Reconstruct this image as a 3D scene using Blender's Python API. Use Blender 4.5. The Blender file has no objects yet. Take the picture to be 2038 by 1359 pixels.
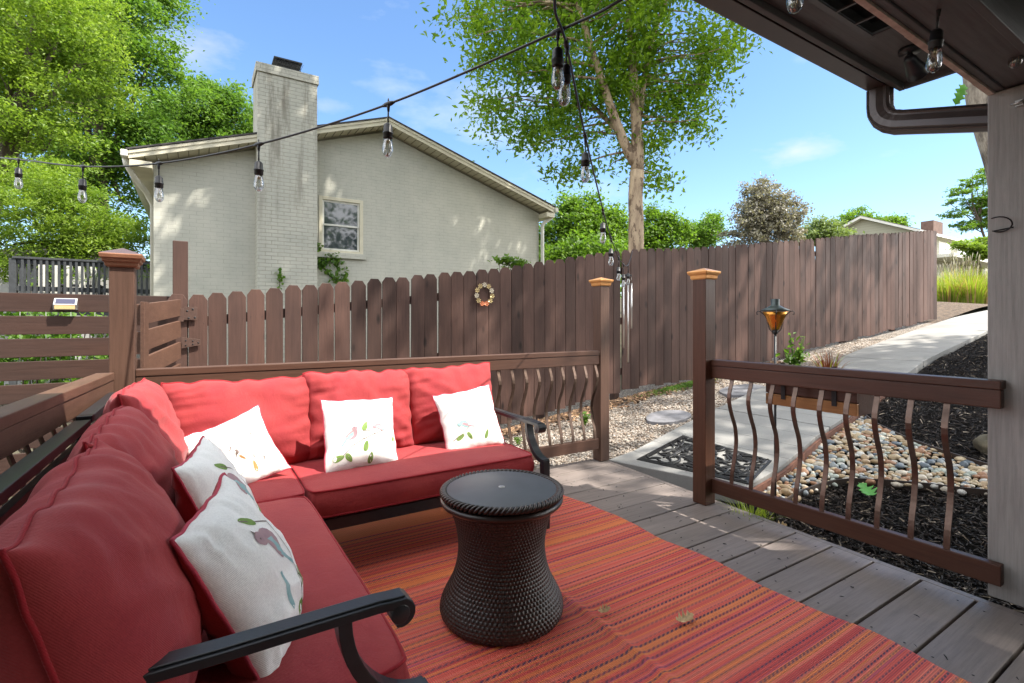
import bpy, math, random
import numpy as np
from mathutils import Vector, Matrix, noise
PI = math.pi
R_ = math.radians
scene = bpy.context.scene
col = scene.collection

# ---------------------------------------------------------------- camera
CAM_H = 1.2
YAW = 57.8
FX, FY = math.cos(R_(YAW)), math.sin(R_(YAW))
RX, RY = FY, -FX
cam_d = bpy.data.cameras.new("camera")
cam = bpy.data.objects.new("camera", cam_d)
col.objects.link(cam)
cam.location = (0, 0, CAM_H)
cam.rotation_euler = (PI / 2, 0, R_(YAW - 90))
cam_d.sensor_width = 36
cam_d.lens = 1000 / 2038 * 36
cam_d.shift_y = -(679.5 - 640) / 2038
cam_d.clip_start = 0.02
cam_d.clip_end = 1000
scene.camera = cam

# ---------------------------------------------------------------- sky, sun, exposure
SUN = Vector((0.42, -0.50, 1.0)).normalized()
SUN_EL = math.asin(SUN.z)
world = bpy.data.worlds.new("World")
scene.world = world
world.use_nodes = True
wt = world.node_tree
wt.nodes.clear()
wo = wt.nodes.new("ShaderNodeOutputWorld")
wb = wt.nodes.new("ShaderNodeBackground")
sky = wt.nodes.new("ShaderNodeTexSky")
sky.sky_type = 'NISHITA'
sky.sun_disc = False
sky.sun_elevation = SUN_EL
sky.sun_rotation = math.atan2(SUN.x, SUN.y)
sky.air_density = 1.0
sky.dust_density = 0.6
sky.ozone_density = 3.0
wb.inputs[1].default_value = 0.15
# faint fair-weather clouds, part of the sky
tc = wt.nodes.new("ShaderNodeTexCoord")
nz = wt.nodes.new("ShaderNodeTexNoise")
mp = wt.nodes.new("ShaderNodeMapping")
mp.inputs['Scale'].default_value = (1.0, 1.0, 2.6)
wt.links.new(tc.outputs['Generated'], mp.inputs[0])
wt.links.new(mp.outputs[0], nz.inputs['Vector'])
nz.inputs['Scale'].default_value = 3.1
nz.inputs['Detail'].default_value = 7
nz.inputs['Roughness'].default_value = 0.55
cr = wt.nodes.new("ShaderNodeValToRGB")
cr.color_ramp.elements[0].position = 0.56
cr.color_ramp.elements[0].color = (0, 0, 0, 1)
cr.color_ramp.elements[1].position = 0.78
cr.color_ramp.elements[1].color = (0.6, 0.6, 0.6, 1)
wt.links.new(nz.outputs[0], cr.inputs[0])
mx = wt.nodes.new("ShaderNodeMixRGB")
mx.inputs[2].default_value = (3.6, 3.8, 4.0, 1)
wt.links.new(cr.outputs[0], mx.inputs[0])
hs = wt.nodes.new("ShaderNodeHueSaturation")
hs.inputs['Saturation'].default_value = 1.10
hs.inputs['Value'].default_value = 0.93
wt.links.new(sky.outputs[0], hs.inputs['Color'])
wt.links.new(hs.outputs[0], mx.inputs[1])
# two small fair-weather clouds
def wcloud(prev, u, v, rx, rz, amt):
    d = Vector((FX + RX * (u - 1019) / 1000, FY + RY * (u - 1019) / 1000, (640 - v) / 1000)).normalized()
    sb = wt.nodes.new("ShaderNodeVectorMath"); sb.operation = 'SUBTRACT'; sb.inputs[1].default_value = d
    wt.links.new(tc.outputs['Generated'], sb.inputs[0])
    ml = wt.nodes.new("ShaderNodeVectorMath"); ml.operation = 'MULTIPLY'; ml.inputs[1].default_value = (1 / rx, 1 / rx, 1 / rz)
    wt.links.new(sb.outputs[0], ml.inputs[0])
    ln = wt.nodes.new("ShaderNodeVectorMath"); ln.operation = 'LENGTH'; wt.links.new(ml.outputs[0], ln.inputs[0])
    nn = wt.nodes.new("ShaderNodeTexNoise"); nn.inputs['Scale'].default_value = 16; nn.inputs['Detail'].default_value = 8; nn.inputs['Roughness'].default_value = .6
    wt.links.new(mp.outputs[0], nn.inputs['Vector'])
    a = wt.nodes.new("ShaderNodeMath"); a.operation = 'MULTIPLY_ADD'; a.inputs[1].default_value = 1.9; a.inputs[2].default_value = .05
    wt.links.new(nn.outputs[0], a.inputs[0])
    b = wt.nodes.new("ShaderNodeMath"); b.operation = 'SUBTRACT'; wt.links.new(a.outputs[0], b.inputs[0]); wt.links.new(ln.outputs['Value'], b.inputs[1])
    c = wt.nodes.new("ShaderNodeMath"); c.operation = 'MULTIPLY'; c.inputs[1].default_value = amt * 1.6; c.use_clamp = True; wt.links.new(b.outputs[0], c.inputs[0])
    mm = wt.nodes.new("ShaderNodeMixRGB"); mm.inputs[2].default_value = (3.3, 3.35, 3.4, 1)
    wt.links.new(c.outputs[0], mm.inputs[0]); wt.links.new(prev, mm.inputs[1])
    return mm.outputs[0]


cl_out = wcloud(mx.outputs[0], 1585, 303, .060, .024, .30)
cl_out = wcloud(cl_out, 365, 95, .08, .035, .24)
cl_out = wcloud(cl_out, 650, 210, .04, .016, .2)
# unseen bright clouds added overhead, behind and right of viewer to lift the shade
def wmath(op, a, b=None, clamp=False):
    m = wt.nodes.new("ShaderNodeMath"); m.operation = op; m.use_clamp = clamp
    for i_, x_ in ((0, a), (1, b)):
        if x_ is None: continue
        if isinstance(x_, (int, float)): m.inputs[i_].default_value = x_
        else: wt.links.new(x_, m.inputs[i_])
    return m.outputs[0]


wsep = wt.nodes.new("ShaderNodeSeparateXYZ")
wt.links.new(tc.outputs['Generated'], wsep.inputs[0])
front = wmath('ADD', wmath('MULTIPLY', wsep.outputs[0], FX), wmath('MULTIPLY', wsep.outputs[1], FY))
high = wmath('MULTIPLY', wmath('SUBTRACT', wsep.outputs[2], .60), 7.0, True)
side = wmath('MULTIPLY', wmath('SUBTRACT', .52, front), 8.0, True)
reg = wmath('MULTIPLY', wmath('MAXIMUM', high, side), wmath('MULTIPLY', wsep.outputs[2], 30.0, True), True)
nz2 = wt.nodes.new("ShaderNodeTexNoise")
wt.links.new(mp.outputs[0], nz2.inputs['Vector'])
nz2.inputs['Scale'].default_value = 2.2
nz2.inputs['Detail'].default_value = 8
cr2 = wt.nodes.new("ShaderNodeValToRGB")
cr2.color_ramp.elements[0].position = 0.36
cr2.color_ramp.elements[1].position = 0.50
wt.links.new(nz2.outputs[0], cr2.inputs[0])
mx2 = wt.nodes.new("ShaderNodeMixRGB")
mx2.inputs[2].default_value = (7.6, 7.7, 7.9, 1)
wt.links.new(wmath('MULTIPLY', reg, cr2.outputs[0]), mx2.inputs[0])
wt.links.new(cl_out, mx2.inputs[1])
mx3 = wt.nodes.new("ShaderNodeMixRGB")   # extra brightness added to the unseen right-hand cloud, light for deck and rug
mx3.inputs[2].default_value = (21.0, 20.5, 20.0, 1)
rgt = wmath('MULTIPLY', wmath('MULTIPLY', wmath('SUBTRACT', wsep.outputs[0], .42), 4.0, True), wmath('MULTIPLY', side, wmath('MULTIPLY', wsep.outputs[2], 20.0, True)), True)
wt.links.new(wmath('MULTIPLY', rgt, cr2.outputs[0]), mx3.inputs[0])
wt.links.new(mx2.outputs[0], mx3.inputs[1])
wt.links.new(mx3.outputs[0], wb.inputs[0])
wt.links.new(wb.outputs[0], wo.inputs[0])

sd = bpy.data.lights.new("sun", 'SUN')
sun = bpy.data.objects.new("sun", sd)
col.objects.link(sun)
sd.energy = 4.6
sd.angle = R_(0.53)
sd.color = (1.0, 0.935, 0.84)
sun.rotation_euler = SUN.to_track_quat('Z', 'Y').to_euler()
sun.location = (8, -12, 20)

vs = scene.view_settings
vs.view_transform = 'Standard'
vs.look = 'None'
vs.gamma = 1
vs.use_curve_mapping = False
vs.exposure = 1.15
scene.cycles.max_bounces = 8
scene.cycles.diffuse_bounces = 4
scene.cycles.transparent_max_bounces = 12

# ---------------------------------------------------------------- helpers
random.seed(7)
rng = np.random.default_rng(7)
ORG = {}


def ray(u, v):
    n = (u - 1019) / 1000
    return Vector((FX + RX * n, FY + RY * n, (640 - v) / 1000))


def PD(u, v, Z):
    return Vector((0, 0, CAM_H)) + ray(u, v) * Z


def PY_(u, v, y):
    d = ray(u, v)
    return Vector((0, 0, CAM_H)) + d * (y / d.y)


def PX_(u, v, x):
    d = ray(u, v)
    return Vector((0, 0, CAM_H)) + d * (x / d.x)


def PZ_(u, v, z):
    d = ray(u, v)
    return Vector((0, 0, CAM_H)) + d * ((z - CAM_H) / d.z)


def tag(o, label=None, cat=None, group=None, kind=None):
    if label: o["label"] = label
    if cat: o["category"] = cat
    if group: o["group"] = group
    if kind: o["kind"] = kind
    return o


def empty(name, loc, label=None, cat=None, group=None, rz=0):
    o = bpy.data.objects.new(name, None)
    col.objects.link(o)
    o.location = loc
    o.rotation_euler = (0, 0, rz)
    o.empty_display_size = 0.1
    ORG[o.name] = Vector(loc)
    return tag(o, label, cat, group)


def copy_tree(o, parent=None):
    c = o.copy()
    col.objects.link(c)
    c.parent = parent
    for ch in o.children:
        copy_tree(ch, c)
    return c


def link_mesh(name, me, parent=None, loc=None):
    o = bpy.data.objects.new(name, me)
    col.objects.link(o)
    if parent is not None:
        org = ORG[parent.name]
        o.parent = parent
        ORG[o.name] = org.copy()
    else:
        org = Vector(loc) if loc is not None else Vector((0, 0, 0))
        o.location = org
        ORG[o.name] = org.copy()
    me.transform(Matrix.Translation(-org))
    return o


class MB:
    def __init__(s):
        s.v = []; s.f = []; s.m = []; s.s = []

    def add(s, verts, faces, mat=0, smooth=False):
        b = len(s.v)
        s.v.extend([tuple(p) for p in verts])
        for f in faces:
            s.f.append(tuple(i + b for i in f)); s.m.append(mat); s.s.append(smooth)

    def hexa(s, p, mat=0):
        s.add(p, [(0, 3, 2, 1), (4, 5, 6, 7), (0, 1, 5, 4), (1, 2, 6, 5), (2, 3, 7, 6), (3, 0, 4, 7)], mat)

    def boxb(s, x0, x1, y0, y1, z0, z1, mat=0):
        s.hexa([(x0, y0, z0), (x1, y0, z0), (x1, y1, z0), (x0, y1, z0),
                (x0, y0, z1), (x1, y0, z1), (x1, y1, z1), (x0, y1, z1)], mat)

    def box(s, c, d, M=None, mat=0):
        c = Vector(c)
        hx, hy, hz = d[0] / 2, d[1] / 2, d[2] / 2
        P = [(-hx, -hy, -hz), (hx, -hy, -hz), (hx, hy, -hz), (-hx, hy, -hz),
             (-hx, -hy, hz), (hx, -hy, hz), (hx, hy, hz), (-hx, hy, hz)]
        P = [Vector(p) for p in P]
        if M is not None: P = [M @ p for p in P]
        s.hexa([c + p for p in P], mat)

    def beam(s, a, b, w, h, up=(0, 0, 1), mat=0, offs=(0, 0)):
        """box from a to b; w across, h along up; a,b on the axis"""
        a = Vector(a); b = Vector(b)
        d = (b - a).normalized()
        up = Vector(up)
        sd_ = d.cross(up).normalized()
        up = sd_.cross(d).normalized()
        P = []
        for q, (i, j) in [(a, (-1, -1)), (b, (-1, -1)), (b, (1, -1)), (a, (1, -1)),
                          (a, (-1, 1)), (b, (-1, 1)), (b, (1, 1)), (a, (1, 1))]:
            P.append(q + sd_ * (i * w / 2 + offs[0]) + up * (j * h / 2 + offs[1]))
        # order so that normals face out
        s.add(P, [(0, 1, 2, 3), (4, 7, 6, 5), (0, 4, 5, 1), (1, 5, 6, 2), (2, 6, 7, 3), (3, 7, 4, 0)], mat)

    def tube(s, pts, r, seg=8, mat=0, caps=True, closed=False, flat=None):
        pts = [Vector(p) for p in pts]
        n = len(pts)
        if not hasattr(r, '__len__'): r = [r] * n
        T = []
        for i in range(n):
            if closed: t = pts[(i + 1) % n] - pts[i - 1]
            else: t = pts[min(i + 1, n - 1)] - pts[max(i - 1, 0)]
            if t.length < 1e-9: t = Vector((0, 0, 1))
            T.append(t.normalized())
        u = T[0].orthogonal().normalized()
        if flat is not None:
            u = Vector(flat)
        V = []
        for i in range(n):
            if flat is not None: u = Vector(flat)
            u = (u - T[i] * u.dot(T[i]))
            if u.length < 1e-6: u = T[i].orthogonal()
            u.normalize()
            w = T[i].cross(u)
            for k in range(seg):
                a = 2 * PI * k / seg
                V.append(pts[i] + (u * math.cos(a) + w * math.sin(a)) * r[i])
        F = []
        m = n if closed else n - 1
        for i in range(m):
            j = (i + 1) % n
            for k in range(seg):
                k2 = (k + 1) % seg
                F.append((i * seg + k, i * seg + k2, j * seg + k2, j * seg + k))
        if caps and not closed:
            F.append(tuple(range(seg - 1, -1, -1)))
            F.append(tuple((n - 1) * seg + k for k in range(seg)))
        s.add(V, F, mat, True)

    def strap(s, pts, side, w, t, mat=0, smooth=True, closed=False):
        """rectangular bar swept along pts; side = width direction (constant)"""
        pts = [Vector(p) for p in pts]
        n = len(pts)
        side = Vector(side).normalized()
        V = []
        for i in range(n):
            d = (pts[min(i + 1, n - 1)] - pts[max(i - 1, 0)]).normalized()
            nn = d.cross(side).normalized()
            for (a, b) in ((-1, -1), (1, -1), (1, 1), (-1, 1)):
                V.append(pts[i] + side * (a * w / 2) + nn * (b * t / 2))
        b0 = len(s.v)
        F = []
        for i in range(n - 1):
            for k in range(4):
                k2 = (k + 1) % 4
                F.append((i * 4 + k, i * 4 + k2, i * 4 + 4 + k2, i * 4 + 4 + k))
        F.append((3, 2, 1, 0))
        F.append(tuple((n - 1) * 4 + k for k in range(4)))
        s.add(V, F, mat, False)

    def lathe(s, prof, seg=32, c=(0, 0, 0), mat=0, smooth=True, M=None):
        c = Vector(c)
        V = []
        for (r, z) in prof:
            for k in range(seg):
                a = 2 * PI * k / seg
                p = Vector((r * math.cos(a), r * math.sin(a), z))
                if M is not None: p = M @ p
                V.append(c + p)
        F = []
        for i in range(len(prof) - 1):
            for k in range(seg):
                k2 = (k + 1) % seg
                F.append((i * seg + k, i * seg + k2, (i + 1) * seg + k2, (i + 1) * seg + k))
        if prof[0][0] > 1e-5: F.append(tuple(range(seg - 1, -1, -1)))
        if prof[-1][0] > 1e-5: F.append(tuple((len(prof) - 1) * seg + k for k in range(seg)))
        s.add(V, F, mat, smooth)

    def prism(s, poly, axis, a0, a1, mat=0):
        """poly = 2D list, extruded along axis ('x','y','z') from a0 to a1"""
        n = len(poly)

        def mk(p, a):
            if axis == 'y': return (p[0], a, p[1])
            if axis == 'x': return (a, p[0], p[1])
            return (p[0], p[1], a)
        V = [mk(p, a0) for p in poly] + [mk(p, a1) for p in poly]
        F = [tuple(range(n)), tuple(range(2 * n - 1, n - 1, -1))]
        for i in range(n):
            j = (i + 1) % n
            F.append((i, i + n, j + n, j))
        s.add(V, F, mat)

    def grid(s, fn, nu, nv, mat=0, smooth=True, closed_u=False):
        V = []
        for i in range(nu + 1):
            for j in range(nv + 1):
                V.append(fn(i / nu, j / nv))
        F = []
        for i in range(nu):
            for j in range(nv):
                a = i * (nv + 1) + j
                F.append((a, a + nv + 1, a + nv + 2, a + 1))
        s.add(V, F, mat, smooth)

    def build(s, name, mats, parent=None, loc=None, bevel=0, seg=2, sub=0, fixn=False, auto=None):
        me = bpy.data.meshes.new(name)
        me.from_pydata(s.v, [], s.f)
        if not isinstance(mats, (list, tuple)): mats = [mats]
        for m in mats: me.materials.append(m)
        me.polygons.foreach_set('material_index', s.m)
        me.polygons.foreach_set('use_smooth', s.s)
        me.validate()
        me.update()
        if fixn:
            import bmesh
            bm = bmesh.new(); bm.from_mesh(me)
            bmesh.ops.recalc_face_normals(bm, faces=bm.faces)
            bm.to_mesh(me); bm.free()
        o = link_mesh(name, me, parent, loc)
        if bevel:
            b = o.modifiers.new("bevel", 'BEVEL')
            b.width = bevel; b.segments = seg; b.limit_method = 'ANGLE'; b.angle_limit = R_(40)
        if sub:
            b = o.modifiers.new("sub", 'SUBSURF')
            b.levels = sub; b.render_levels = sub
        return o


def np_mesh(name, V, F, mats, parent=None, loc=None, smooth=False, mi=None):
    """V (n,3) array, F (m,k) array of equal-size faces"""
    me = bpy.data.meshes.new(name)
    V = np.asarray(V, dtype=np.float32); F = np.asarray(F, dtype=np.int32)
    k = F.shape[1]
    me.vertices.add(len(V)); me.vertices.foreach_set('co', V.ravel())
    me.loops.add(F.size); me.loops.foreach_set('vertex_index', F.ravel())
    me.polygons.add(len(F))
    me.polygons.foreach_set('loop_start', np.arange(0, F.size, k, dtype=np.int32))
    me.polygons.foreach_set('loop_total', np.full(len(F), k, dtype=np.int32))
    if not isinstance(mats, (list, tuple)): mats = [mats]
    for m in mats: me.materials.append(m)
    if mi is not None: me.polygons.foreach_set('material_index', np.asarray(mi, dtype=np.int32))
    me.polygons.foreach_set('use_smooth', np.full(len(F), smooth, dtype=bool))
    me.update(calc_edges=True)
    return link_mesh(name, me, parent, loc)


# ---------------------------------------------------------------- materials
class NT:
    def __init__(s, name):
        s.mat = bpy.data.materials.new(name)
        s.mat.use_nodes = True
        s.t = s.mat.node_tree
        s.b = s.t.nodes["Principled BSDF"]
        s.out = s.t.nodes["Material Output"]
        s.tc = s.t.nodes.new("ShaderNodeTexCoord")

    def n(s, typ, **kw):
        nd = s.t.nodes.new(typ)
        for k, v in kw.items(): setattr(nd, k, v)
        return nd

    def l(s, a, b): s.t.links.new(a, b)

    def map(s, scale=(1, 1, 1), src='Object', rot=(0, 0, 0), loc=(0, 0, 0)):
        m = s.n("ShaderNodeMapping")
        m.inputs['Scale'].default_value = scale
        m.inputs['Rotation'].default_value = rot
        m.inputs['Location'].default_value = loc
        s.l(s.tc.outputs[src], m.inputs[0])
        return m.outputs[0]

    def noise(s, vec, scale, detail=5, rough=.55, dist=0):
        nd = s.n("ShaderNodeTexNoise")
        nd.inputs['Scale'].default_value = scale
        nd.inputs['Detail'].default_value = detail
        nd.inputs['Roughness'].default_value = rough
        nd.inputs['Distortion'].default_value = dist
        s.l(vec, nd.inputs['Vector'])
        return nd.outputs[0]

    def ramp(s, fac, stops, interp='LINEAR'):
        r = s.n("ShaderNodeValToRGB")
        e = r.color_ramp.elements
        r.color_ramp.interpolation = interp
        while len(e) < len(stops): e.new(0.5)
        for el, (p, c) in zip(e, stops):
            el.position = p
            el.color = (c[0], c[1], c[2], 1) if hasattr(c, '__len__') else (c, c, c, 1)
        s.l(fac, r.inputs[0])
        return r.outputs[0]

    def mix(s, fac, a, b, mode='MIX'):
        m = s.n("ShaderNodeMixRGB", blend_type=mode)
        for i, x in ((0, fac), (1, a), (2, b)):
            if isinstance(x, (int, float)): m.inputs[i].default_value = x
            elif hasattr(x, '__len__'): m.inputs[i].default_value = (x[0], x[1], x[2], 1)
            else: s.l(x, m.inputs[i])
        return m.outputs[0]

    def math(s, op, a, b=0.0, c=None):
        m = s.n("ShaderNodeMath", operation=op)
        for i, x in ((0, a), (1, b), (2, c)):
            if x is None: continue
            if isinstance(x, (int, float)): m.inputs[i].default_value = x
            else: s.l(x, m.inputs[i])
        return m.outputs[0]

    def bump(s, h, strength=.3, dist=.005, prev=None):
        b = s.n("ShaderNodeBump")
        b.inputs['Strength'].default_value = strength
        b.inputs['Distance'].default_value = dist
        s.l(h, b.inputs['Height'])
        if prev is not None: s.l(prev, b.inputs['Normal'])
        return b.outputs[0]

    def island(s, lo, hi):
        g = s.n("ShaderNodeNewGeometry")
        mr = s.n("ShaderNodeMapRange")
        mr.inputs['To Min'].default_value = lo
        mr.inputs['To Max'].default_value = hi
        s.l(g.outputs['Random Per Island'], mr.inputs[0])
        return mr.outputs[0]

    def setc(s, c):
        if hasattr(c, '__len__'): s.b.inputs['Base Color'].default_value = (*c, 1)
        else: s.l(c, s.b.inputs['Base Color'])


def simple(name, c, rough=.5, metal=0, c2=None, ns=6, st=(1, 1, 1), bump=0, bs=80, bst=None, isl=0, spec=.5, bd=.004, coat=0, rv=0):
    t = NT(name)
    colr = c
    if c2 is not None:
        f = t.noise(t.map(st), ns, 6, .6)
        f = t.ramp(f, [(.32, 0), (.68, 1)])
        colr = t.mix(f, c, c2)
    if isl:
        v = t.island(1 - isl, 1 + isl)
        colr = t.mix(1.0, colr, v, 'MULTIPLY')
    t.setc(colr)
    t.b.inputs['Roughness'].default_value = rough
    if rv:
        r = t.noise(t.map(), 9, 4)
        r = t.ramp(r, [(.3, max(0, rough - rv)), (.7, min(1, rough + rv))])
        t.l(r, t.b.inputs['Roughness'])
    t.b.inputs['Metallic'].default_value = metal
    t.b.inputs['Specular IOR Level'].default_value = spec
    if coat: t.b.inputs['Coat Weight'].default_value = coat
    if bump:
        h = t.noise(t.map(bst or st), bs, 6, .65)
        t.l(t.bump(h, bump, bd), t.b.inputs['Normal'])
    return t.mat


def painted_wood(name, c, c2, axis='x', rough=.5, isl=.12, chips=None, chip_amt=.62, knots=True):
    """painted timber with grain bump along one axis, knots, worn spots"""
    t = NT(name)
    st = {'x': (.05, 1, 1), 'y': (1, .05, 1), 'z': (1, 1, .05)}[axis]
    st2 = {'x': (.25, 1, 1), 'y': (1, .25, 1), 'z': (1, 1, .25)}[axis]
    g = t.noise(t.map(st), 60, 7, .7)
    big = t.noise(t.map(st2), 3.0, 5, .6)
    f = t.ramp(big, [(.3, 0), (.7, 1)])
    cc = t.mix(f, c, c2)
    gr = t.ramp(g, [(.3, .72), (.55, 1.0), (.75, 1.12)])
    cc = t.mix(1.0, cc, gr, 'MULTIPLY')
    if isl:
        cc = t.mix(1.0, cc, t.island(1 - isl, 1 + isl), 'MULTIPLY')
    hh = g
    if knots:
        vor = t.n("ShaderNodeTexVoronoi"); vor.inputs['Scale'].default_value = 5.0
        st3 = {'x': (.45, 1.2, 1.2), 'y': (1.2, .45, 1.2), 'z': (1.2, 1.2, .45)}[axis]
        t.l(t.map(st3), vor.inputs['Vector'])
        k = t.ramp(vor.outputs['Distance'], [(.04, .22), (.09, .5), (.15, 1.0)])
        cc = t.mix(1.0, cc, k, 'MULTIPLY')
    if chips is not None:
        n3 = t.noise(t.map(st2), 38, 8, .75)
        m = t.ramp(n3, [(chip_amt, 0), (chip_amt + .03, 1)])
        cc = t.mix(m, cc, chips)
    t.setc(cc)
    t.b.inputs['Specular IOR Level'].default_value = .32
    r = t.ramp(big, [(.3, rough - .1), (.7, rough + .12)])
    t.l(r, t.b.inputs['Roughness'])
    n2 = t.noise(t.map((1, 1, 1)), 25, 5, .6)
    b1 = t.bump(hh, .55, .0022)
    t.l(t.bump(n2, .25, .003, b1), t.b.inputs['Normal'])
    return t.mat


def leaf_mat(name, c1, c2, trans=.45, back=None, var=.35, rough=.45):
    t = NT(name)
    isl = t.island(0, 1)
    n = t.noise(t.map((1, 1, 1)), .9, 4, .6)
    f = t.math('ADD', t.math('MULTIPLY', isl, .55), t.math('MULTIPLY', t.ramp(n, [(.35, 0), (.65, 1)]), .45))
    cc = t.mix(f, c1, c2)
    t.setc(cc)
    t.b.inputs['Roughness'].default_value = rough
    t.b.inputs['Specular IOR Level'].default_value = .35
    tr = t.n("ShaderNodeBsdfTranslucent")
    br = t.mix(1.0, cc, (1.3, 1.35, .7), 'MULTIPLY')
    t.l(br, tr.inputs[0])
    mxs = t.n("ShaderNodeMixShader")
    mxs.inputs[0].default_value = trans
    t.l(t.b.outputs[0], mxs.inputs[1])
    t.l(tr.outputs[0], mxs.inputs[2])
    t.l(mxs.outputs[0], t.out.inputs[0])
    return t.mat


M = {}
M['fence'] = painted_wood('fence_paint', (.105, .055, .041), (.056, .031, .025), 'z', .65, .28, (.22, .16, .13), .69)
M['slat'] = painted_wood('slat_paint', (.070, .038, .029), (.046, .027, .022), 'x', .5, .1)
M['rail_x'] = painted_wood('rail_paint_x', (.108, .056, .038), (.074, .037, .026), 'x', .45, .06, (.27, .17, .12), .70, False)
M['rail_y'] = painted_wood('rail_paint_y', (.135, .072, .049), (.092, .047, .032), 'y', .5, .06, (.30, .20, .14), .665, False)
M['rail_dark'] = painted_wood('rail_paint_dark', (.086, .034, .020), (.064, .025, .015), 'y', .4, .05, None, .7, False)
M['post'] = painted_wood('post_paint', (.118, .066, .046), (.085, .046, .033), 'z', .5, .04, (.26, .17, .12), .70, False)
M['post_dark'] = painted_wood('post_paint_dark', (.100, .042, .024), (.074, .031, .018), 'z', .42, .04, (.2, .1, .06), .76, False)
M['deck'] = painted_wood('deck_paint', (.255, .215, .195), (.175, .148, .136), 'x', .42, .08, (.10, .08, .07), .735, False)
M['beam'] = painted_wood('porch_paint', (.135, .135, .135), (.11, .11, .112), 'x', .55, 0, None, .7, False)
M['pillar'] = painted_wood('pillar_paint', (.34, .32, .30), (.28, .265, .25), 'z', .6, 0, None, .7, False)
M['raw_wood'] = painted_wood('raw_wood', (.42, .20, .07), (.28, .11, .035), 'y', .5, .1, (.05, .02, .01), .66, True)
M['strip'] = simple('chipped_strip', (.72, .62, .54), .7, c2=(.45, .36, .30), ns=20, bump=.4, bs=60)
M['dark_metal'] = simple('dark_metal', (.016, .018, .022), .33, .0, c2=(.024, .026, .031), ns=30, bump=.06, bs=300, spec=.5)
M['bronze_metal'] = simple('bronze_metal', (.17, .115, .09), .33, .8, c2=(.10, .066, .05), ns=12, bump=.12, bs=60)
M['black'] = simple('black_rubber', (.012, .012, .013), .5, 0, bump=.1, bs=60)
M['wire'] = simple('cord_black', (.010, .010, .011), .45)
M['copper'] = simple('copper_cap', (.78, .40, .14), .35, .5, c2=(.62, .28, .09), ns=14, bump=.05, bs=50)
M['copper_old'] = simple('old_cap', (.20, .085, .045), .5, .15, c2=(.30, .14, .075), ns=12, bump=.25, bs=60)
M['cap_top'] = simple('old_cap_top', (.10, .062, .068), .55, .1, c2=(.07, .045, .05), ns=12, bump=.15, bs=60)
M['alu'] = simple('aluminium', (.62, .60, .58), .3, .9)
M['gutter'] = simple('gutter_paint', (.085, .065, .06), .35, .25, c2=(.07, .055, .05), ns=8, bump=.04, bs=30)
M['soil'] = simple('soil', (.10, .075, .05), .95, c2=(.05, .055, .022), ns=1.2, bump=.9, bs=25, bd=.03)
M['white_paint'] = simple('white_paint', (.70, .69, .62), .5, c2=(.60, .60, .54), ns=5, bump=.1, bs=60)
M['cream_trim'] = simple('cream_trim', (.62, .58, .44), .5, c2=(.54, .50, .38), ns=4, bump=.05, bs=30)
M['shingle'] = simple('shingle', (.075, .07, .068), .9, c2=(.045, .042, .045), ns=9, bump=.5, bs=30, bd=.01)
M['grey_wood'] = simple('weathered_wood', (.050, .055, .06), .7, c2=(.03, .033, .036), ns=12, bump=.3, bs=60)
M['bark_grey'] = None


def bark(name, c1, c2, sc=8, lichen=None):
    t = NT(name)
    n = t.noise(t.map((1, 1, .25)), sc, 8, .7)
    cc = t.ramp(n, [(.32, c2), (.6, c1)])
    if lichen:
        m = t.noise(t.map((1, 1, .5)), 7.5, 6, .7)
        cc = t.mix(t.ramp(m, [(.52, 0), (.56, 1)]), cc, lichen)
    t.setc(cc)
    t.b.inputs['Roughness'].default_value = .85
    t.l(t.bump(n, .9, .03), t.b.inputs['Normal'])
    return t.mat


M['bark_light'] = bark('bark_pale', (.56, .42, .28), (.24, .165, .11), 9, (.17, .115, .075))
M['bark_dark'] = bark('bark_dark', (.13, .10, .075), (.05, .038, .03), 9)
M['bark_oak'] = bark('bark_oak', (.48, .41, .33), (.09, .07, .055), 11)

M['leaf_main'] = leaf_mat('leaf_main', (.085, .185, .018), (.27, .40, .035), .58)
M['leaf_lime'] = leaf_mat('leaf_lime', (.10, .19, .022), (.28, .38, .055), .48)
M['leaf_mid'] = leaf_mat('leaf_mid', (.06, .14, .02), (.19, .31, .035), .48)
M['leaf_fresh'] = leaf_mat('leaf_fresh', (.060, .145, .024), (.18, .30, .045), .48)
M['leaf_dark'] = leaf_mat('leaf_dark', (.035, .08, .015), (.09, .16, .03), .4)
M['leaf_plum'] = leaf_mat('leaf_plum', (.13, .105, .085), (.34, .33, .27), .25)
M['leaf_pale'] = leaf_mat('leaf_pale', (.11, .17, .06), (.22, .28, .10), .4)
M['grass'] = leaf_mat('grass_blade', (.14, .24, .02), (.38, .42, .07), .45)
M['straw'] = leaf_mat('straw_blade', (.35, .20, .10), (.50, .36, .20), .35)
M['plume'] = leaf_mat('plume', (.42, .40, .34), (.55, .50, .46), .4)
M['dead'] = simple('dead_leaf', (.70, .54, .32), .7, c2=(.42, .27, .12), ns=30, bump=.3, bs=60)
M['green_leaf'] = leaf_mat('fallen_green_leaf', (.18, .50, .14), (.22, .55, .16), .3)


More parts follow.
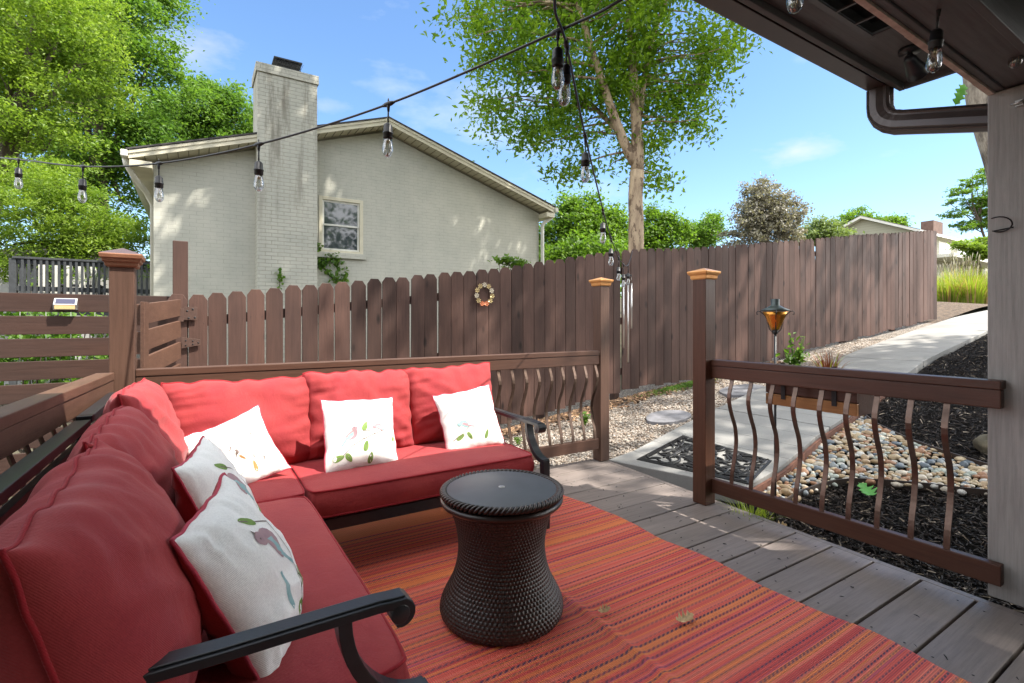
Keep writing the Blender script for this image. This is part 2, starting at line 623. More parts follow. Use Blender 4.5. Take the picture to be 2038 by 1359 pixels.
def fabric(name, c, c2, weave=900, bs=.35):
    t = NT(name)
    n = t.noise(t.map(), 5, 5, .6)
    cc = t.mix(t.ramp(n, [(.3, 0), (.7, 1)]), c, c2)
    fine = t.noise(t.map((1, 1, 1)), 220, 3, .6)
    cc = t.mix(1.0, cc, t.ramp(fine, [(.3, .90), (.7, 1.06)]), 'MULTIPLY')
    t.setc(cc)
    t.b.inputs['Roughness'].default_value = .85
    t.b.inputs['Specular IOR Level'].default_value = .25
    t.b.inputs['Sheen Weight'].default_value = .12
    t.b.inputs['Sheen Roughness'].default_value = .4
    w1 = t.n("ShaderNodeTexWave", wave_type='BANDS', bands_direction='DIAGONAL'); w1.inputs['Scale'].default_value = 130
    t.l(t.map(), w1.inputs['Vector'])
    w1.inputs['Distortion'].default_value = 1.5
    b1 = t.bump(w1.outputs['Fac'], .28, .001)
    cr_ = t.noise(t.map((1, 1, .6)), 19, 7, .72, 1.0)
    t.l(t.bump(cr_, bs, .008, b1), t.b.inputs['Normal'])
    return t.mat


M['red'] = fabric('red_canvas', (.375, .052, .052), (.305, .034, .042))
M['red_pipe'] = fabric('red_piping', (.33, .018, .026), (.28, .015, .022))
M['pink_pipe'] = fabric('pillow_piping', (.50, .06, .10), (.42, .05, .08))
M['white_cloth'] = fabric('white_linen', (.88, .88, .85), (.85, .86, .84), bs=.2)
M['p_green'] = simple('print_green', (.13, .25, .04), .85, c2=(.20, .32, .08), ns=60)
M['p_brown'] = simple('print_brown', (.12, .09, .08), .85, c2=(.22, .17, .15), ns=60)
M['p_pink'] = simple('print_pink', (.42, .28, .29), .85, c2=(.34, .22, .26), ns=50)
M['p_blue'] = simple('print_blue', (.22, .42, .43), .85, c2=(.34, .50, .52), ns=50)
M['p_orange'] = simple('print_orange', (.50, .24, .07), .85)
# ================================================================ SETTING
ZX = [-80, -8, -3, 0, 3, 4.96, 5.85, 7.84, 9, 10.8, 13.7, 25, 60, 240]
ZV = [-1.2, -.6, -.55, -.47, -.05, .20, .31, .53, .69, .90, 1.25, 2.2, 5.2, 9]


def zg(x, y=3.0):
    z = float(np.interp(x, ZX, ZV))
    return z


def path_r(x): return float(np.interp(x, [3.2, 3.8, 4.7, 5.3, 7.4, 8.6, 11.6, 14.5, 20], [2.13, 2.16, 2.33, 2.39, 2.70, 2.85, 3.0, 3.05, 3.0]))
def path_l(x): return float(np.interp(x, [3.0, 3.2, 4.5, 6.3, 7.4, 8.4, 10.5, 12.3, 15, 20], [3.22, 3.24, 3.48, 3.73, 3.80, 3.87, 4.0, 4.06, 4.1, 4.1]))
def fence_y(x): return 5.0955 - .0575 * (x + .06)


# ---- ground: one sheet to the horizon
mb = MB()
gx = np.concatenate([np.linspace(-80, -5, 16), np.linspace(-4, 16, 41), np.linspace(18, 60, 15), np.linspace(80, 240, 6)])
gy = np.concatenate([np.linspace(-60, -4, 10), np.linspace(-3, 14, 35), np.linspace(16, 200, 18)])
V = [(x, y, zg(x) - (.30 if 2 < x < 15.5 and -3.6 < y < 5 else .10) + (.04 * noise.noise((x * .7, y * .7, 0)))) for x in gx for y in gy]
F = []
ny = len(gy)
for i in range(len(gx) - 1):
    for j in range(ny - 1):
        a = i * ny + j
        F.append((a, a + ny, a + ny + 1, a + 1))
mb.add(V, F, 0, True)
tag(mb.build("ground", M['soil']), kind='structure')

# ---- gravel sheet between deck, fence and path
t = NT('gravel_ground')
vor = t.n("ShaderNodeTexVoronoi"); vor.inputs['Scale'].default_value = 46
t.l(t.map((1, 1, 1)), vor.inputs['Vector'])
cc = t.mix(1.0, t.ramp(vor.outputs['Color'], [(.1, (.26, .20, .15)), (.5, (.40, .34, .28)), (.9, (.52, .48, .43))]),
           t.ramp(t.noise(t.map(), 2.2, 4), [(.3, .75), (.7, 1.1)]), 'MULTIPLY')
cc = t.mix(1.0, cc, t.ramp(vor.outputs['Distance'], [(.25, 1.0), (.6, .35)]), 'MULTIPLY')
t.setc(cc); t.b.inputs['Roughness'].default_value = .9
t.l(t.bump(vor.outputs['Distance'], .9, -.012), t.b.inputs['Normal'])
M['gravel'] = t.mat
mb = MB()


def gfn(a, b):
    x = -1.2 + a * 16.6
    y0 = 3.10 if x < 3.1 else path_l(x) - .06
    y1 = fence_y(x) + .5
    y = y0 + (y1 - y0) * b
    return (x, y, zg(x) - .022 + .012 * noise.noise((x * 2.1, y * 2.1, 3)))


mb.grid(gfn, 150, 16)
tag(mb.build("gravel_path", M['gravel']), kind='structure')


def stones(name, pts, sizes, mat, sub=1, flat=.6, seed=3, label=None):
    import bmesh
    bm = bmesh.new()
    bmesh.ops.create_icosphere(bm, subdivisions=sub, radius=1)
    bv = np.array([v.co[:] for v in bm.verts]); bf = np.array([[v.index for v in f.verts] for f in bm.faces])
    bm.free()
    r = np.random.default_rng(seed)
    n = len(pts)
    pts = np.asarray(pts); sizes = np.asarray(sizes)
    sc = np.stack([sizes * r.uniform(.8, 1.25, n), sizes * r.uniform(.6, .9, n), sizes * flat * r.uniform(.75, 1.2, n)], 1)
    a = r.uniform(0, 2 * PI, n); tl = r.normal(0, .22, n)
    jit = 1 + r.normal(0, .07, (n, len(bv)))
    L = bv[None] * jit[..., None] * sc[:, None, :]
    x = L[..., 0] * np.cos(tl)[:, None] + L[..., 2] * np.sin(tl)[:, None]
    z = -L[..., 0] * np.sin(tl)[:, None] + L[..., 2] * np.cos(tl)[:, None]
    y = L[..., 1]
    X = x * np.cos(a)[:, None] - y * np.sin(a)[:, None]
    Y = x * np.sin(a)[:, None] + y * np.cos(a)[:, None]
    V = np.stack([X, Y, z], 2) + pts[:, None, :]
    F = bf[None] + (np.arange(n) * len(bv))[:, None, None]
    return np_mesh(name, V.reshape(-1, 3), F.reshape(-1, 3), mat, smooth=sub > 1)


t = NT('gravel_stone')
cc = t.ramp(t.island(0, 1), [(0, (.13, .09, .065)), (.2, (.31, .24, .18)), (.5, (.40, .345, .29)), (.75, (.26, .235, .215)), (1, (.58, .53, .46))])
t.setc(cc); t.b.inputs['Roughness'].default_value = .85
M['gravel_stone'] = t.mat
P = []; S = []
for k in range(42000):
    u_ = random.random() ** 1.5
    x = 1.2 + u_ * 9.5
    y0 = 3.36 if x < 3.1 else path_l(x) + .01
    y1 = fence_y(x) + .1
    y = random.uniform(y0, y1)
    P.append((x, y, zg(x) - .018 + random.uniform(0, .012))); S.append(random.uniform(.005, .0125) * (1 + .05 * x))
o = stones("gravel", P, S, M['gravel_stone'], 1, .6, 11)
tag(o, "pale pea gravel covering the strip between the walk and the brown fence", "gravel", kind='stuff')

# ---- concrete walk, slabs in one structure mesh
t = NT('concrete')
n1 = t.noise(t.map(), 1.6, 6, .6)
n2 = t.noise(t.map(), 120, 3, .6)
cc = t.ramp(n1, [(.3, (.235, .23, .22)), (.7, (.32, .315, .30))])
cc = t.mix(1.0, cc, t.ramp(n2, [(.3, .9), (.7, 1.06)]), 'MULTIPLY')
t.setc(cc); t.b.inputs['Roughness'].default_value = .85
t.l(t.bump(n2, .3, .002), t.b.inputs['Normal'])
M['concrete'] = t.mat
mb = MB()
joints = [3.04, 4.95, 6.6, 8.5, 10.6, 12.8, 15.0, 17.2]
for a, b in zip(joints[:-1], joints[1:]):
    n = 6
    xs = [a + (b - a - .02) * i / n for i in range(n + 1)]
    for x0, x1 in zip(xs[:-1], xs[1:]):
        if a == 3.04:
            # first slab has a slanting end along the deck
            pass
        def e(x, f):
            if a == 3.04 and x == a:
                return (3.03, 3.25) if f == path_l else (3.30, 2.13)
            sk = .10 * (x - 3.04)
            return (x, f(x))
        A = e(x0, path_r); B = e(x1, path_r); C = e(x1, path_l); D = e(x0, path_l)
        P = []
        for dz in (-.10, .035):
            for q in (A, B, C, D):
                P.append((q[0], q[1], max(zg(q[0]), -.035) + dz))
        mb.hexa(P)
o = mb.build("walkway", M['concrete'], bevel=.006)
tag(o, kind='structure')
# rust-stained timber form board along the low side of the walk
mb = MB()
xs = np.linspace(3.3, 7.6, 18)
for x0, x1 in zip(xs[:-1], xs[1:]):
    mb.beam((x0, path_r(x0) - .016, zg(x0) - .045), (x1, path_r(x1) - .016, zg(x1) - .045), .022, .10)
tag(mb.build("wooden_edging", simple('stained_edging', (.20, .085, .05), .8, c2=(.12, .05, .035), ns=18, bump=.4), loc=(3.3, 2.1, -.1)),
    "reddish brown board edging along the low side of the concrete walk", "edging")

# ---- mulch bed
t = NT('mulch_ground')
n1 = t.noise(t.map(), 34, 7, .7, 1.2)
cc = t.ramp(n1, [(.3, (.003, .003, .003)), (.6, (.010, .008, .007)), (.8, (.025, .019, .016))])
t.setc(cc); t.b.inputs['Roughness'].default_value = 1.0; t.b.inputs['Specular IOR Level'].default_value = .08
t.l(t.bump(n1, 1, .03), t.b.inputs['Normal'])
M['mulch'] = t.mat


def zmul(x, y):
    return zg(x) - .085 + .03 * noise.noise((x * 1.7, y * 1.7, 1)) + max(0, (x - 4.5)) * .01


mb = MB()


def mfn(a, b):
    x = 2.90 + a * 13
    y1 = path_r(max(x, 3.2)) - .02 if x > 3.25 else 2.3
    y = -3.5 + (y1 + 3.5) * b
    return (x, y, zmul(x, y))


mb.grid(mfn, 130, 60)
tag(mb.build("mulch_bed", M['mulch']), kind='structure')

# pebble bed outline (world, from the picture's corners)
def gpt(u, v, off=0.0):
    d = ray(u, v)
    lo, hi = .5, 40
    for _ in range(60):
        m = (lo + hi) / 2
        p = Vector((0, 0, CAM_H)) + d * m
        if p.z < zmul(p.x, p.y) + off: hi = m
        else: lo = m
    return p


PEB = [gpt(*q) for q in [(1500, 985), (1543, 940), (1600, 898), (1650, 862), (1700, 834), (1716, 830), (1745, 853), (1800, 880), (1880, 910), (1969, 938), (2120, 1000),
                         (2140, 1020), (1969, 991), (1900, 984), (1859, 978), (1761, 969), (1700, 966), (1664, 969), (1630, 977), (1598, 990), (1560, 1010), (1520, 1020)]]
PEBP = [(p.x, p.y) for p in PEB]


def inpoly(x, y, P):
    c = False
    n = len(P)
    for i in range(n):
        x1, y1 = P[i]; x2, y2 = P[i - 1]
        if (y1 > y) != (y2 > y) and x < (x2 - x1) * (y - y1) / (y2 - y1) + x1: c = not c
    return c


t = NT('river_pebble')
cc = t.ramp(t.island(0, 1), [(0, (.42, .30, .17)), (.14, (.56, .44, .28)), (.28, (.38, .20, .11)), (.4, (.62, .55, .44)), (.52, (.30, .33, .34)), (.62, (.62, .60, .55)),
                             (.72, (.50, .36, .22)), (.82, (.14, .17, .20)), (.9, (.44, .48, .42)), (1, (.66, .57, .44))], 'CONSTANT')
nn = t.noise(t.map(), 45, 5, .6)
cc = t.mix(1.0, cc, t.ramp(nn, [(.3, .72), (.7, 1.15)]), 'MULTIPLY')
t.setc(cc); t.b.inputs['Roughness'].default_value = .5
M['pebble'] = t.mat
bx = [p[0] for p in PEBP]; by = [p[1] for p in PEBP]
P = []; S = []
cells = {}
tries = 0
while tries < 60000 and len(P) < 2300:
    tries += 1
    x = random.uniform(min(bx), max(bx)); y = random.uniform(min(by), max(by))
    if not inpoly(x, y, PEBP): continue
    s_ = random.choice([.020, .027, .033, .039, .046])
    ok = True
    ci, cj = int(x / .08), int(y / .08)
    for i in (-1, 0, 1):
        for j in (-1, 0, 1):
            for (qx, qy, qs) in cells.get((ci + i, cj + j), ()):
                if (qx - x) ** 2 + (qy - y) ** 2 < ((qs + s_) * .66) ** 2: ok = False
    if not ok: continue
    cells.setdefault((ci, cj), []).append((x, y, s_))
    P.append((x, y, zmul(x, y) + .022 + random.uniform(-.004, .012))); S.append(s_)
o = stones("river_pebbles", P, S, M['pebble'], 2, .55, 5)
tag(o, "rounded tan, white and grey river pebbles filling the bed beyond the right railing", "pebbles", kind='stuff')
# steel edging round the pebble bed
for seg_, lab in ((PEB[5:11], "dark bent edging strip behind the pebble bed"), (PEB[12:21], "dark curved edging strip in front of the pebble bed")):
    mb = MB()
    pts = [Vector((p.x, p.y, zmul(p.x, p.y) + .02)) for p in seg_]
    for p, q in zip(pts[:-1], pts[1:]):
        mb.beam(p, q, .012, .07)
    tag(mb.build("metal_edging", simple('edging_' + str(len(pts)), (.045, .03, .022), .6, bump=.2), loc=pts[0]), lab, "edging")

# mulch chips
def chips(name, n, region, mat, seed, L=(.02, .06), W=(.003, .009), lift=.008):
    r = np.random.default_rng(seed)
    C = region(n, r)
    n = len(C)
    d = r.normal(0, 1, (n, 3)); d[:, 2] *= .35; d /= np.linalg.norm(d, axis=1)[:, None]
    up = r.normal(0, .35, (n, 3)); up[:, 2] += 1
    s_ = np.cross(d, up); s_ /= np.linalg.norm(s_, axis=1)[:, None]
    w = np.cross(s_, d)
    l = r.uniform(*L, n)[:, None] / 2; wd = r.uniform(*W, n)[:, None] / 2; th = wd * .5
    C = C + np.array([0, 0, lift])
    V = np.stack([C - d * l - s_ * wd, C + d * l - s_ * wd * .5, C + d * l + s_ * wd * .6, C - d * l + s_ * wd, C + w * th * 2.2], 1)
    F = np.array([[0, 1, 4], [1, 2, 4], [2, 3, 4], [3, 0, 4]])[None] + (np.arange(n) * 5)[:, None, None]
    return np_mesh(name, V.reshape(-1, 3), F.reshape(-1, 3), mat)


def mreg(n, r):
    out = []
    while len(out) < n:
        x = 2.92 + (r.random() ** 1.8) * 9; y = r.uniform(-.6, path_r(max(x, 3.2)) - .03) if x > 3.25 else r.uniform(-.6, 2.1)
        if inpoly(x, y, PEBP) and r.random() > .02: continue
        out.append((x, y, zmul(x, y) + r.uniform(0, .012)))
    return np.array(out)


t = NT('mulch_chip')
t.setc(t.ramp(t.island(0, 1), [(0, (.006, .005, .005)), (.80, (.028, .020, .016)), (.93, (.07, .048, .036)), (.975, (.30, .24, .18)), (1, (.45, .38, .3))]))
t.b.inputs['Roughness'].default_value = .6; t.b.inputs['Specular IOR Level'].default_value = .2
M['chip'] = t.mat
tag(chips("mulch", 30000, mreg, M['chip'], 4, (.02, .075), (.004, .012)), "black shredded bark mulch round the pebble bed", "mulch", kind='stuff')

# ---- stepping stones in the gravel
for k, (u, v, rr, lab) in enumerate([(1330, 829, .27, "dark slate stepping stone lying in the gravel by the walk"), (1480, 776, .33, "grey stepping stone in gravel, partly hidden by the entry post")]):
    p = None
    d = ray(u, v); m = 4.0
    for _ in range(40):
        q = Vector((0, 0, CAM_H)) + d * m
        m += (q.z - zg(q.x) - .01) * 1.5
    q = Vector((0, 0, CAM_H)) + d * m
    mb = MB()
    n = 22
    poly = []
    for i in range(n):
        a = 2 * PI * i / n
        r0 = rr * (1 + .10 * noise.noise((math.cos(a) * 1.5 + k * 5, math.sin(a) * 1.5, 0)))
        poly.append((q.x + r0 * math.cos(a), q.y + r0 * .8 * math.sin(a)))
    V = [(x, y, zg(x) - .02) for x, y in poly] + [(x, y, zg(x) + .022) for x, y in poly]
    F = [tuple(range(n - 1, -1, -1)), tuple(range(n, 2 * n))] + [(i, (i + 1) % n, (i + 1) % n + n, i + n) for i in range(n)]
    mb.add(V, F)
    tag(mb.build("stepping_stone", simple('slate%d' % k, (.13, .13, .14), .7, c2=(.22, .22, .24), ns=9, bump=.5, bs=30), loc=(q.x, q.y, zg(q.x)), bevel=.006), lab, "paving stone", "stepping stones in the gravel")

# ================================================================ brown picket fence
kf = [0, 10.5, 20, 30, 33, 48, 70, 90]
ZTOP = ([-3, .5, 11, 20, 30, 33, 48, 70, 90], [1.40, 1.44, 1.637, 1.81, 2.09, 2.155, 2.39, 2.82, 3.17])
ZBOT = ([-3, 20, 27, 33, 39.5, 52.8, 60.5, 72.7, 90], [-.42, .02, .17, .305, .36, .58, .735, .94, 1.26])
fence = empty("picket_fence", (4.4, fence_y(4.4), zg(4.4)), "tall brown dog-ear picket fence climbing the slope beyond the railing", "fence")
DX_, DY_ = .9984, -.0573
DX_ = 1 / math.sqrt(1 + .0575 ** 2); DY_ = -.0575 * DX_


def fpos(k, off=0.0):
    s_ = k * .1504
    return (-.06 + s_ * DX_ - off * DY_ * 1.0, 5.0955 + s_ * DY_ + off * DX_)


mb = MB(); mb2 = MB()
rf = random.Random(5)
for k in range(-1, 91):
    w = .1504 - (.0085 if k < 16 else .003) - rf.uniform(0, .003)
    if k == 32: pass
    zt = float(np.interp(k + .5, *ZTOP)); zb = float(np.interp(k + .5, *ZBOT))
    zt += rf.uniform(-.008, .008); zb += rf.uniform(-.02, .02)
    ln = rf.uniform(-.006, .006)
    x0, y0 = fpos(k, rf.uniform(-.003, .003)); 
    gap0 = .0045
    if k == 31: w -= .03
    c = w * .24
    if k > 45 and rf.random() < .45: c = w * .1
    
    P2 = [(gap0, zb), (gap0 + w, zb), (gap0 + w + ln, zt - .05), (gap0 + w - c + ln, zt), (gap0 + c + ln, zt), (gap0 + ln, zt - .05)]
    if k in (57,):
        P2 = [(gap0, zb), (gap0 + w, zb), (gap0 + w, zt - .34), (gap0 + w - .032, zt - .03), (gap0 + c, zt), (gap0, zt - .04)]
    if k == 60:
        P2 = [(gap0, zb), (gap0 + w, zb), (gap0 + w, zt - .40), (gap0 + w - .045, zt - .04), (gap0 + w - .09, zt - .01), (gap0, zt)]
    if k == 61:
        P2 = [(gap0, zb), (gap0 + w, zb), (gap0 + w, zt - .03), (gap0 + w - c, zt), (gap0 + .02, zt), (gap0 + .016, zt - .03)]
    if 72 < k < 84 and rf.random() < .6: P2 = [(a + (b - zb) * rf.uniform(-.006, .01), b) for a, b in P2]
    V = []
    for th in (0, .018):
        for (s_, z) in P2:
            xx = x0 + s_ * DX_ - th * DY_; yy = y0 + s_ * DY_ + th * DX_
            V.append((xx, yy, z))
    n = 6
    F = [tuple(range(n)), tuple(range(2 * n - 1, n - 1, -1))] + [(i, i + n, (i + 1) % n + n, (i + 1) % n) for i in range(n)]
    (mb if k < 32 else mb2).add(V, F)
for k in range(0, 32):
    for h in (.86, .5):
        zb_, zt_ = np.interp(k + .5, *ZBOT), np.interp(k + .5, *ZTOP)
        for s_ in (.03, .12):
            x, y = fpos(k + s_ / .15, -.004)
            mb.box((x, y, zb_ + (zt_ - zb_) * h), (.006, .004, .006), None, 1)
mb.build("picket_panel", [M['fence'], M['black']], fence, bevel=.002, seg=1)
mb2.build("picket_panel", M['fence'], fence, bevel=.002, seg=1)
# rails behind the pickets and posts
mb = MB()
for h in (.86, .5, .14):
    ks = [-1, 11, 20, 33, 48, 60, 70, 90]
    for a, b in zip(ks[:-1], ks[1:]):
        pa = fpos(a, .045); pb = fpos(b, .045)
        za = np.interp(a, *ZBOT) + (np.interp(a, *ZTOP) - np.interp(a, *ZBOT)) * h
        zb = np.interp(b, *ZBOT) + (np.interp(b, *ZTOP) - np.interp(b, *ZBOT)) * h
        mb.beam((pa[0], pa[1], za), (pb[0] - .002, pb[1], zb), .038, .085)
mb.build("rail", M['fence'], fence, bevel=.003)
for k in (12, 24, 31.8, 44, 56, 68, 80):
    p = fpos(k, .115)
    mb = MB()
    mb.boxb(p[0] - .045, p[0] + .045, p[1] - .045, p[1] + .045, zg(p[0]) - .3, float(np.interp(k, *ZTOP)) - .12)
    mb.build("post", M['fence'], fence, bevel=.004)
# tall gate post standing behind the first picket
mb = MB()
mb.boxb(-.165, -.055, 5.135, 5.235, -.7, 1.89)
tag(mb.build("gate_post", M['fence'], loc=(-.11, 5.18, -.5), bevel=.006), "tall brown square post rising above the fence where the gate hangs", "post")

# ---- low slatted gate hinged to the fence
gate = empty("slatted_gate", (-.31, 4.1, -.4), "short brown slatted gate standing open behind the corner post", "gate")
ga = Vector((-.315, 4.07, 0)); gb = Vector((-.115, 5.06, 0)); gd = (gb - ga)
mb = MB()
for z0, z1 in ((1.245, 1.318), (1.065, 1.14), (.885, .96), (.705, .78), (.525, .6)):
    mb.beam(ga + Vector((0, 0, z0)), gb + Vector((0, 0, z1)), .024, .138)
mb.build("slat_panel", M['rail_y'], gate, bevel=.003)
mb = MB()
mb.beam(ga + gd * .02 + Vector((.026, 0, .35)), ga + gd * .02 + Vector((.026, 0, 1.33)), .024, .09, up=gd)
mb.build("stile", M['rail_y'], gate, bevel=.003)
# strap hinge and latch bracket
hm = simple('painted_hinge', (.10, .062, .050), .5, .3, c2=(.12, .07, .055), ns=30, bump=.3)
for zc in (1.02, 1.26):
    mb = MB()
    c = Vector((.0, 5.065, zc))
    if zc < 1.1:
        mb.prism([(-.10, zc - .045), (-.10, zc + .05), (.035, zc + .028), (.035, zc - .022)], 'y', 5.066, 5.073)
        for (a, b) in ((-.07, .02), (-.07, -.02), (-.02, .015), (-.02, -.012), (.02, 0)):
            mb.lathe([(.007, 0), (.005, .004), (0, .005)], 8, (a, 5.066, zc + b), M=Matrix.Rotation(PI / 2, 3, 'X'), mat=1)
    else:
        mb.boxb(-.125, -.085, 5.03, 5.07, zc - .06, zc + .05); mb.boxb(-.0851, .012, 5.066, 5.072, zc - .045, zc + .065)
        for (a, b) in ((-.02, .045), (-.005, -.025), (-.05, -.03), (-.06, .03)):
            mb.lathe([(.010, 0), (.008, .006), (0, .008)], 8, (a, 5.07, zc + b), M=Matrix.Rotation(PI / 2, 3, 'X'), mat=1)
    mb.build("hinge", [hm, M['black']], gate, bevel=.001)

# ---- horizontal slat fence on the left
sl = empty("slat_fence", (-1.6, 5.22, -.55), "low brown fence of horizontal slats at the left behind the deck", "fence")
mb = MB()
for i in range(10):
    z1 = 1.417 - .1735 * i
    mb.boxb(-4.2, -.168, 5.19, 5.212, z1 - .142, z1)
mb.build("slat_panel", M['slat'], sl, bevel=.003)
for x in (-4.1, -2.4):
    mb = MB(); mb.boxb(x, x + .09, 5.214, 5.30, -.8, 1.38); mb.build("post", M['slat'], sl, bevel=.004)
# wire mesh behind slats
mb = MB()
for i in range(26):
    x = -4 + i * .15
    mb.tube([(x, 5.32, -.6), (x, 5.32, 1.3)], .0018, 4)
for i in range(10):
    mb.tube([(-4, 5.325, -.4 + i * .17), (-.1, 5.325, -.4 + i * .17)], .0018, 4)
mb.build("wire_mesh", M['alu'], sl)

# ================================================================ neighbour house
t = NT('painted_brick')
sep = t.n("ShaderNodeSeparateXYZ"); t.l(t.tc.outputs['Object'], sep.inputs[0])
cmb = t.n("ShaderNodeCombineXYZ")
t.l(t.math('ADD', sep.outputs[0], sep.outputs[1]), cmb.inputs[0]); t.l(sep.outputs[2], cmb.inputs[1])
br = t.n("ShaderNodeTexBrick")
br.inputs['Scale'].default_value = 1
br.inputs['Brick Width'].default_value = .205
br.inputs['Row Height'].default_value = .068
br.inputs['Mortar Size'].default_value = .006
br.inputs['Mortar Smooth'].default_value = .35
br.inputs['Color1'].default_value = (1, 1, 1, 1); br.inputs['Color2'].default_value = (.93, .93, .93, 1)
br.inputs['Mortar'].default_value = (.62, .62, .60, 1)
wv = t.noise(t.map(), 3, 3)
dv = t.n("ShaderNodeVectorMath", operation='ADD')
sc_ = t.n("ShaderNodeVectorMath", operation='SCALE'); sc_.inputs['Scale'].default_value = .012
cv = t.n("ShaderNodeCombineXYZ"); t.l(wv, cv.inputs[0]); t.l(wv, cv.inputs[1]); t.l(cv.outputs[0], sc_.inputs[0])
t.l(cmb.outputs[0], dv.inputs[0]); t.l(sc_.outputs[0], dv.inputs[1])
t.l(dv.outputs[0], br.inputs['Vector'])
base = t.ramp(t.noise(t.map(), 1.3, 6, .65), [(.3, (.41, .41, .355)), (.7, (.505, .495, .425))])
# paint fills much of the mortar: vary mortar visibility
mo = t.ramp(t.noise(t.map(), 7, 5, .7), [(.38, .08), (.62, .65)])
bm_ = t.mix(mo, (1, 1, 1), br.outputs['Color'])
cc = t.mix(1.0, base, bm_, 'MULTIPLY')
st_ = t.noise(t.map((1.0, 1.0, .12)), 5.5, 6, .7)
stz = t.n("ShaderNodeMapRange"); stz.inputs['From Min'].default_value = 2.6; stz.inputs['From Max'].default_value = 5.2
t.l(sep.outputs[2], stz.inputs[0])
M['brick_stain_out'] = None
stm = t.math('MULTIPLY', t.ramp(st_, [(.5, 0), (.68, 1)]), stz.outputs[0])
t.setc(cc)
t.b.inputs['Roughness'].default_value = .75
t.l(t.bump(br.outputs['Fac'], .35, -.005, t.bump(t.noise(t.map(), 30, 4), .3, .004)), t.b.inputs['Normal'])
M['brick'] = t.mat
# chimney variant: same brick with real soot / mildew streaks
mc = t.mat.copy(); mc.name = 'painted_brick_stained'
tt = mc.node_tree
pb = tt.nodes['Principled BSDF']
src = pb.inputs['Base Color'].links[0].from_socket
mxn = tt.nodes.new('ShaderNodeMixRGB'); mxn.inputs[2].default_value = (.22, .205, .165, 1)
for nd_ in tt.nodes:
    if nd_.type == 'VALTORGB' and abs(nd_.color_ramp.elements[0].color[0] - .08) < .001:
        nd_.color_ramp.elements[0].color = (.55, .55, .55, 1); nd_.color_ramp.elements[1].color = (1, 1, 1, 1)
    if nd_.type == 'BUMP' and abs(nd_.inputs['Strength'].default_value - .35) < .001: nd_.inputs['Strength'].default_value = .8
stm_n = [n for n in tt.nodes if n.type == 'MATH' and n.operation == 'MULTIPLY'][-1]
tt.links.new(stm_n.outputs[0], mxn.inputs[0]); tt.links.new(src, mxn.inputs[1]); tt.links.new(mxn.outputs[0], pb.inputs['Base Color'])
M['brick_stained'] = mc

house = empty("neighbour_house", (3.4, 10.4, -.6), "white painted brick gabled house with a tall chimney behind the brown fence", "house")
HY = 10.4
SL = 1.4 / 4.25


def roofz(x): return 5.24 - (3.35 - x) * (1.43 / 4.26) if x < 3.35 else 5.24 - (x - 3.35) * (1.32 / 4.23)


def wtop(x): return roofz(x) - .05


mb = MB()
WX0, WX1, WZ0, WZ1 = 2.05, 2.92, 2.58, 3.69
for (x0, x1, z0, z1) in ((-.6, WX0, -1.2, None), (WX0, WX1, -1.2, WZ0), (WX0, WX1, WZ1, None), (WX1, 3.35, -1.2, None), (3.35, 7.35, -1.2, None)):
    a = z1 if z1 is not None else wtop(x0); b = z1 if z1 is not None else wtop(x1)
    mb.prism([(x0, z0), (x1, z0), (x1, b), (x0, a)], 'y', HY, HY + .2)
# side walls
mb.boxb(-.6, -.4, HY + .2, 22, -1.2, 3.72); mb.boxb(7.15, 7.35, HY + .2, 22, -1.2, 3.9)
mb.build("wall", M['brick'], house)
# roof
for sgn in (-1, 1):
    mb = MB()
    xe = -.91 if sgn < 0 else 7.58
    ze = roofz(xe); zp = roofz(3.35)

    def band(a0, a1, ex=0.0):
        poly = [(3.35, zp + a0), (xe + sgn * ex, ze + a0), (xe + sgn * ex, ze + a1), (3.35, zp + a1)]
        return poly[::-1] if sgn > 0 else poly
    mb.prism(band(0, .125), 'y', HY - .35, 22.2, 0)
    mb.prism(band(.128, .155, .03), 'y', HY - .38, 22.2, 1)
    mb.prism(band(.075, .1245), 'y', HY - .366, HY - .353, 0)
    for i in range(56):
        x = -.85 + i * .15
        if (x < 3.35) != (sgn < 0) or .9 < x < 1.98: continue
        mb.box((x, HY - .17, roofz(x) - .004), (.012, .33, .006), Matrix.Rotation(math.atan(SL) * sgn, 3, 'Y'), 2)
    mb.build("roof", [M['cream_trim'], M['shingle'], simple('groove', (.20, .18, .12), .7)], house, fixn=True)
# box returns at both eaves
for x0, x1 in ((-.9, -.6), (7.35, 7.6)):
    mb = MB(); mb.boxb(x0, x1, HY - .34, HY + .6, (3.70 if x0 < 0 else 3.80), (3.805 if x0 < 0 else 3.915))
    mb.build("eave_return", M['cream_trim'], house, bevel=.005)
# gutters + downspouts
for x0, x1, zs_ in ((-1.01, -.915, -.19), (7.585, 7.69, -.08)):
    g = MB(); g.boxb(x0, x1, HY - .38, 22.2, 4.02 + zs_, 4.13 + zs_); go = g.build("gutter", M['white_paint'], house, bevel=.015)
g = MB()
g.tube([(7.64, HY - .2, 3.95), (7.64, HY - .2, 3.88), (7.60, HY - .19, 3.82), (7.47, HY - .10, 3.72), (7.42, HY - .06, 3.64), (7.42, HY - .06, 3.5), (7.42, HY - .06, -.8)], .045, 10)
g.build("downspout", M['white_paint'], house)
g = MB()
g.tube([(-.96, HY - .2, 3.84), (-.95, HY - .18, 3.76), (-.86, HY + .0, 3.60), (-.72, HY + .4, 3.44), (-.652, HY + .75, 3.3), (-.652, HY + .8, -.8)], .045, 10)
g.build("downspout", M['white_paint'], house)
